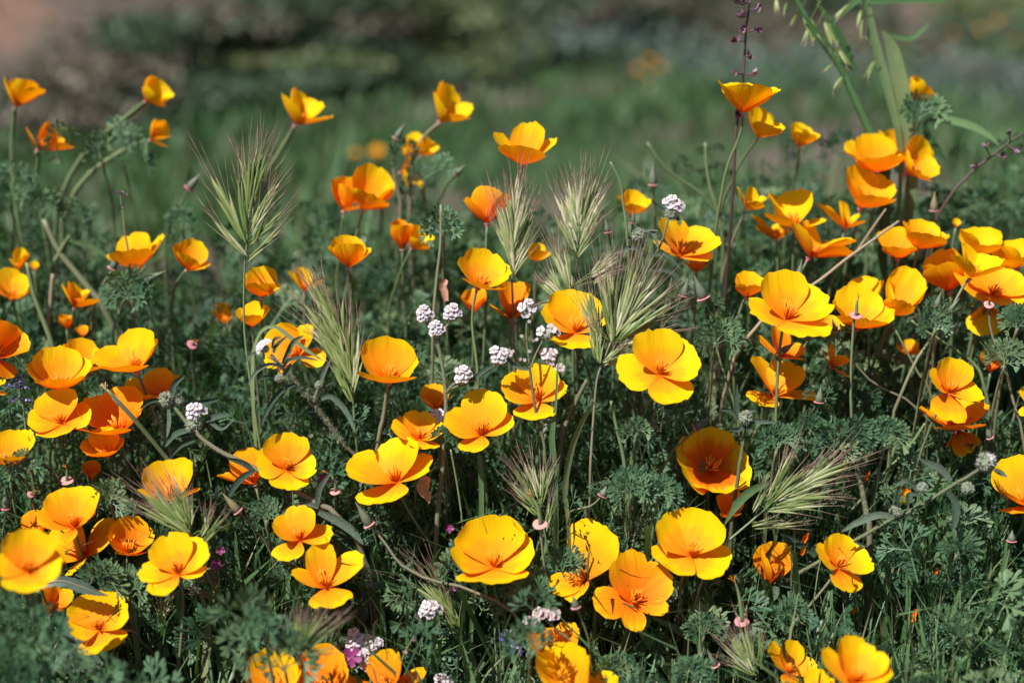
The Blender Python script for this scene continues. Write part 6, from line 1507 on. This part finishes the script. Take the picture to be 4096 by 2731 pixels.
for a in [('F4', (760, 380), .953, 'leaf tuft right beneath the blunt pink ringed bud', 5, .62), ('F4', (330, 640), .956, 'leaf tuft on the straight stem of the largest sharp poppy', 5, .9),
          ('F4', (1080, 640), .96, 'wide leaf tuft reaching left behind the brome awns at right', 5, .95, 1.2), ('F4', (1290, 560), .958, 'dense leaf tuft at the foot of the pink collar stalk', 6, .9),
          ('F4', (1700, 540), .955, 'fan shaped leaf tuft left of the round sharp poppy', 6, .9), ('F5', (210, 900), .94, 'small leaf fan at the joint of the slanting stem, lower right', 6, .75, 1.1),
          ('C3', (860, 780), .95, 'leaf tuft right of the slanting stem poppy', 6, .85), ('C3', (1300, 680), .948, 'grey leaf tuft left of the dark round bud at right', 5, .9, 1.2),
          ('C3', (1480, 1430), .93, 'broad lobed leaf tuft at the lower right', 6, .95), ('C3', (1440, 1180), .935, 'upright leaf tuft above the broad lobed one at lower right', 5, .8),
          ('C2', (140, 1010), .94, 'leaf tuft left of the curved pod stalk at bottom centre', 6, .95), ('C2', (350, 830), .953, 'leaf tuft left of the fan petal poppy', 5, .85),
          ('C2', (820, 270), .95, 'dense leaf tuft beside the thin stem right of the central brome', 7, .85, 1.3), ('C2', (1000, 290), .952, 'leaf tuft left of the red hearted bowl', 6, .8, 1.2),
          ('C2', (1320, 1240), .945, 'shaded leaf tuft below the round open bowl', 5, .8), ('C2', (700, 1530), .915, 'leaf tuft at the bottom edge right of the soft yellow poppy', 6, .9, 1.2),
          ('C2', (1250, 1540), .915, 'leaf tuft at the bottom edge under the rolled collar bud', 6, .9, 1.2), ('C2', (1640, 1400), .925, 'leaf tuft beside the bottom brome head', 5, .8),
          ('C0', (700, 900), .938, 'leaf tuft right of the stacked pair, on a stem', 6, .95), ('C0', (880, 975), .94, 'sharp fan leaf above the half shaded bowl at lower left', 5, .9, 1.2),
          ('C0', (160, 130), .955, 'single leaf spray below the golden cup at the left edge', 4, .85), ('C0', (760, 330), .955, 'feathery leaf tuft right of the stacked pair', 7, .85, 1.3),
          ('C1', (1380, 830), .95, 'leaf fan touching the diagonal bud stalk', 5, .75), ('C1', (70, 450), .955, 'small leaf tuft left of the striped petal poppy', 5, .8),
          ('B1', (1290, 1500), .962, 'leaf tuft on the bristly stem below the split petal poppy', 4, .7), ('B2', (1400, 790), .963, 'leaf tuft on the stem of the tall pink collared bud', 6, .8, 1.3),
          ('B2', (850, 1440), .955, 'leaf tuft beside the stout grey bud', 5, .8, 1.2), ('B3', (1150, 700), .968, 'leaf tuft around the upright bud at right', 6, .75, 1.1),
          ('B3', (1630, 950), .962, 'leaf spray on the bent collar stalk at the right edge', 5, .9), ('B3', (1720, 690), .965, 'leaf spray at the right edge above the bent stalk', 5, .75)]:
    tuft(*a)
for a in [('C0', (60, 1400), .845, 'blurred leaf tuft near the lens at the left edge, below the blurred poppy', 7, 1.0, 1.2), ('C0', (170, 1330), .85, 'blurred leaf tuft near the lens, middle one at the lower left', 5, .75, .8),
          ('C0', (130, 1680), .84, 'blurred leaf tuft near the lens in the lower left corner', 7, 1.1, 1.2), ('C0', (500, 1760), .85, 'blurred leaf tuft near the lens at the bottom edge, left', 6, 1.0, 1.2),
          ('C0', (1680, 1330), .86, 'blurred leaf tuft near the lens left of the bottom orange poppies', 4, .95, .8), ('C1', (60, 1250), .862, 'blurred leaf tuft near the lens beside the blurred brome', 4, .8, .9),
          ('C2', (120, 1330), .88, 'soft leaf tuft left of the shadowed orange poppy', 5, .9, 1.1), ('C0', (950, 1760), .87, 'soft leaf tuft at the bottom edge below the half shaded bowl', 5, 1.0, 1.2),
          ('C1', (200, 1480), .868, 'dark blurred leaf tuft across the bottom orange poppies', 6, .9, 1.3),
          ('A0', (690, 1060), 1.115, 'blurred leaf tuft on the upper slanting stem at left', 6, .95, 1.2), ('A0', (850, 1130), 1.12, 'blurred leaf tuft on the lower slanting stem at left', 5, .75, 1.5),
          ('A0', (60, 1400), 1.11, 'blurred leaf tuft under the leftmost tall poppy', 6, .8, 1.3), ('A0', (300, 1450), 1.1, 'blurred leaf tuft where the slanting stems meet', 7, .85, 1.3), ('A0', (500, 1480), 1.1, 'blurred leaf tuft right of the meeting slanting stems', 6, .75, 1.3), ('B0', (880, 480), 1.045, 'dense leaf tuft under the pink based bud, upper left', 8, 1.0, 1.4), ('A0', (1250, 1540), 1.1, 'blurred leaf tuft below the far bud left of the tall brome head', 6, .8, 1.2),
          ('A3', (1050, 800), 1.085, 'blurred leaf tuft under the highest small poppy at right', 6, .9, 1.3), ('E6', (1250, 680), 1.11, 'dark blurred leaf tuft inside the tangled cluster left of centre', 5, .75, 1.4),
          ('E6', (1480, 1270), 1.02, 'leaf tuft with folded leaves above the brown green stem, left of centre', 6, .9, 1.2)]:
    tuft(*a)
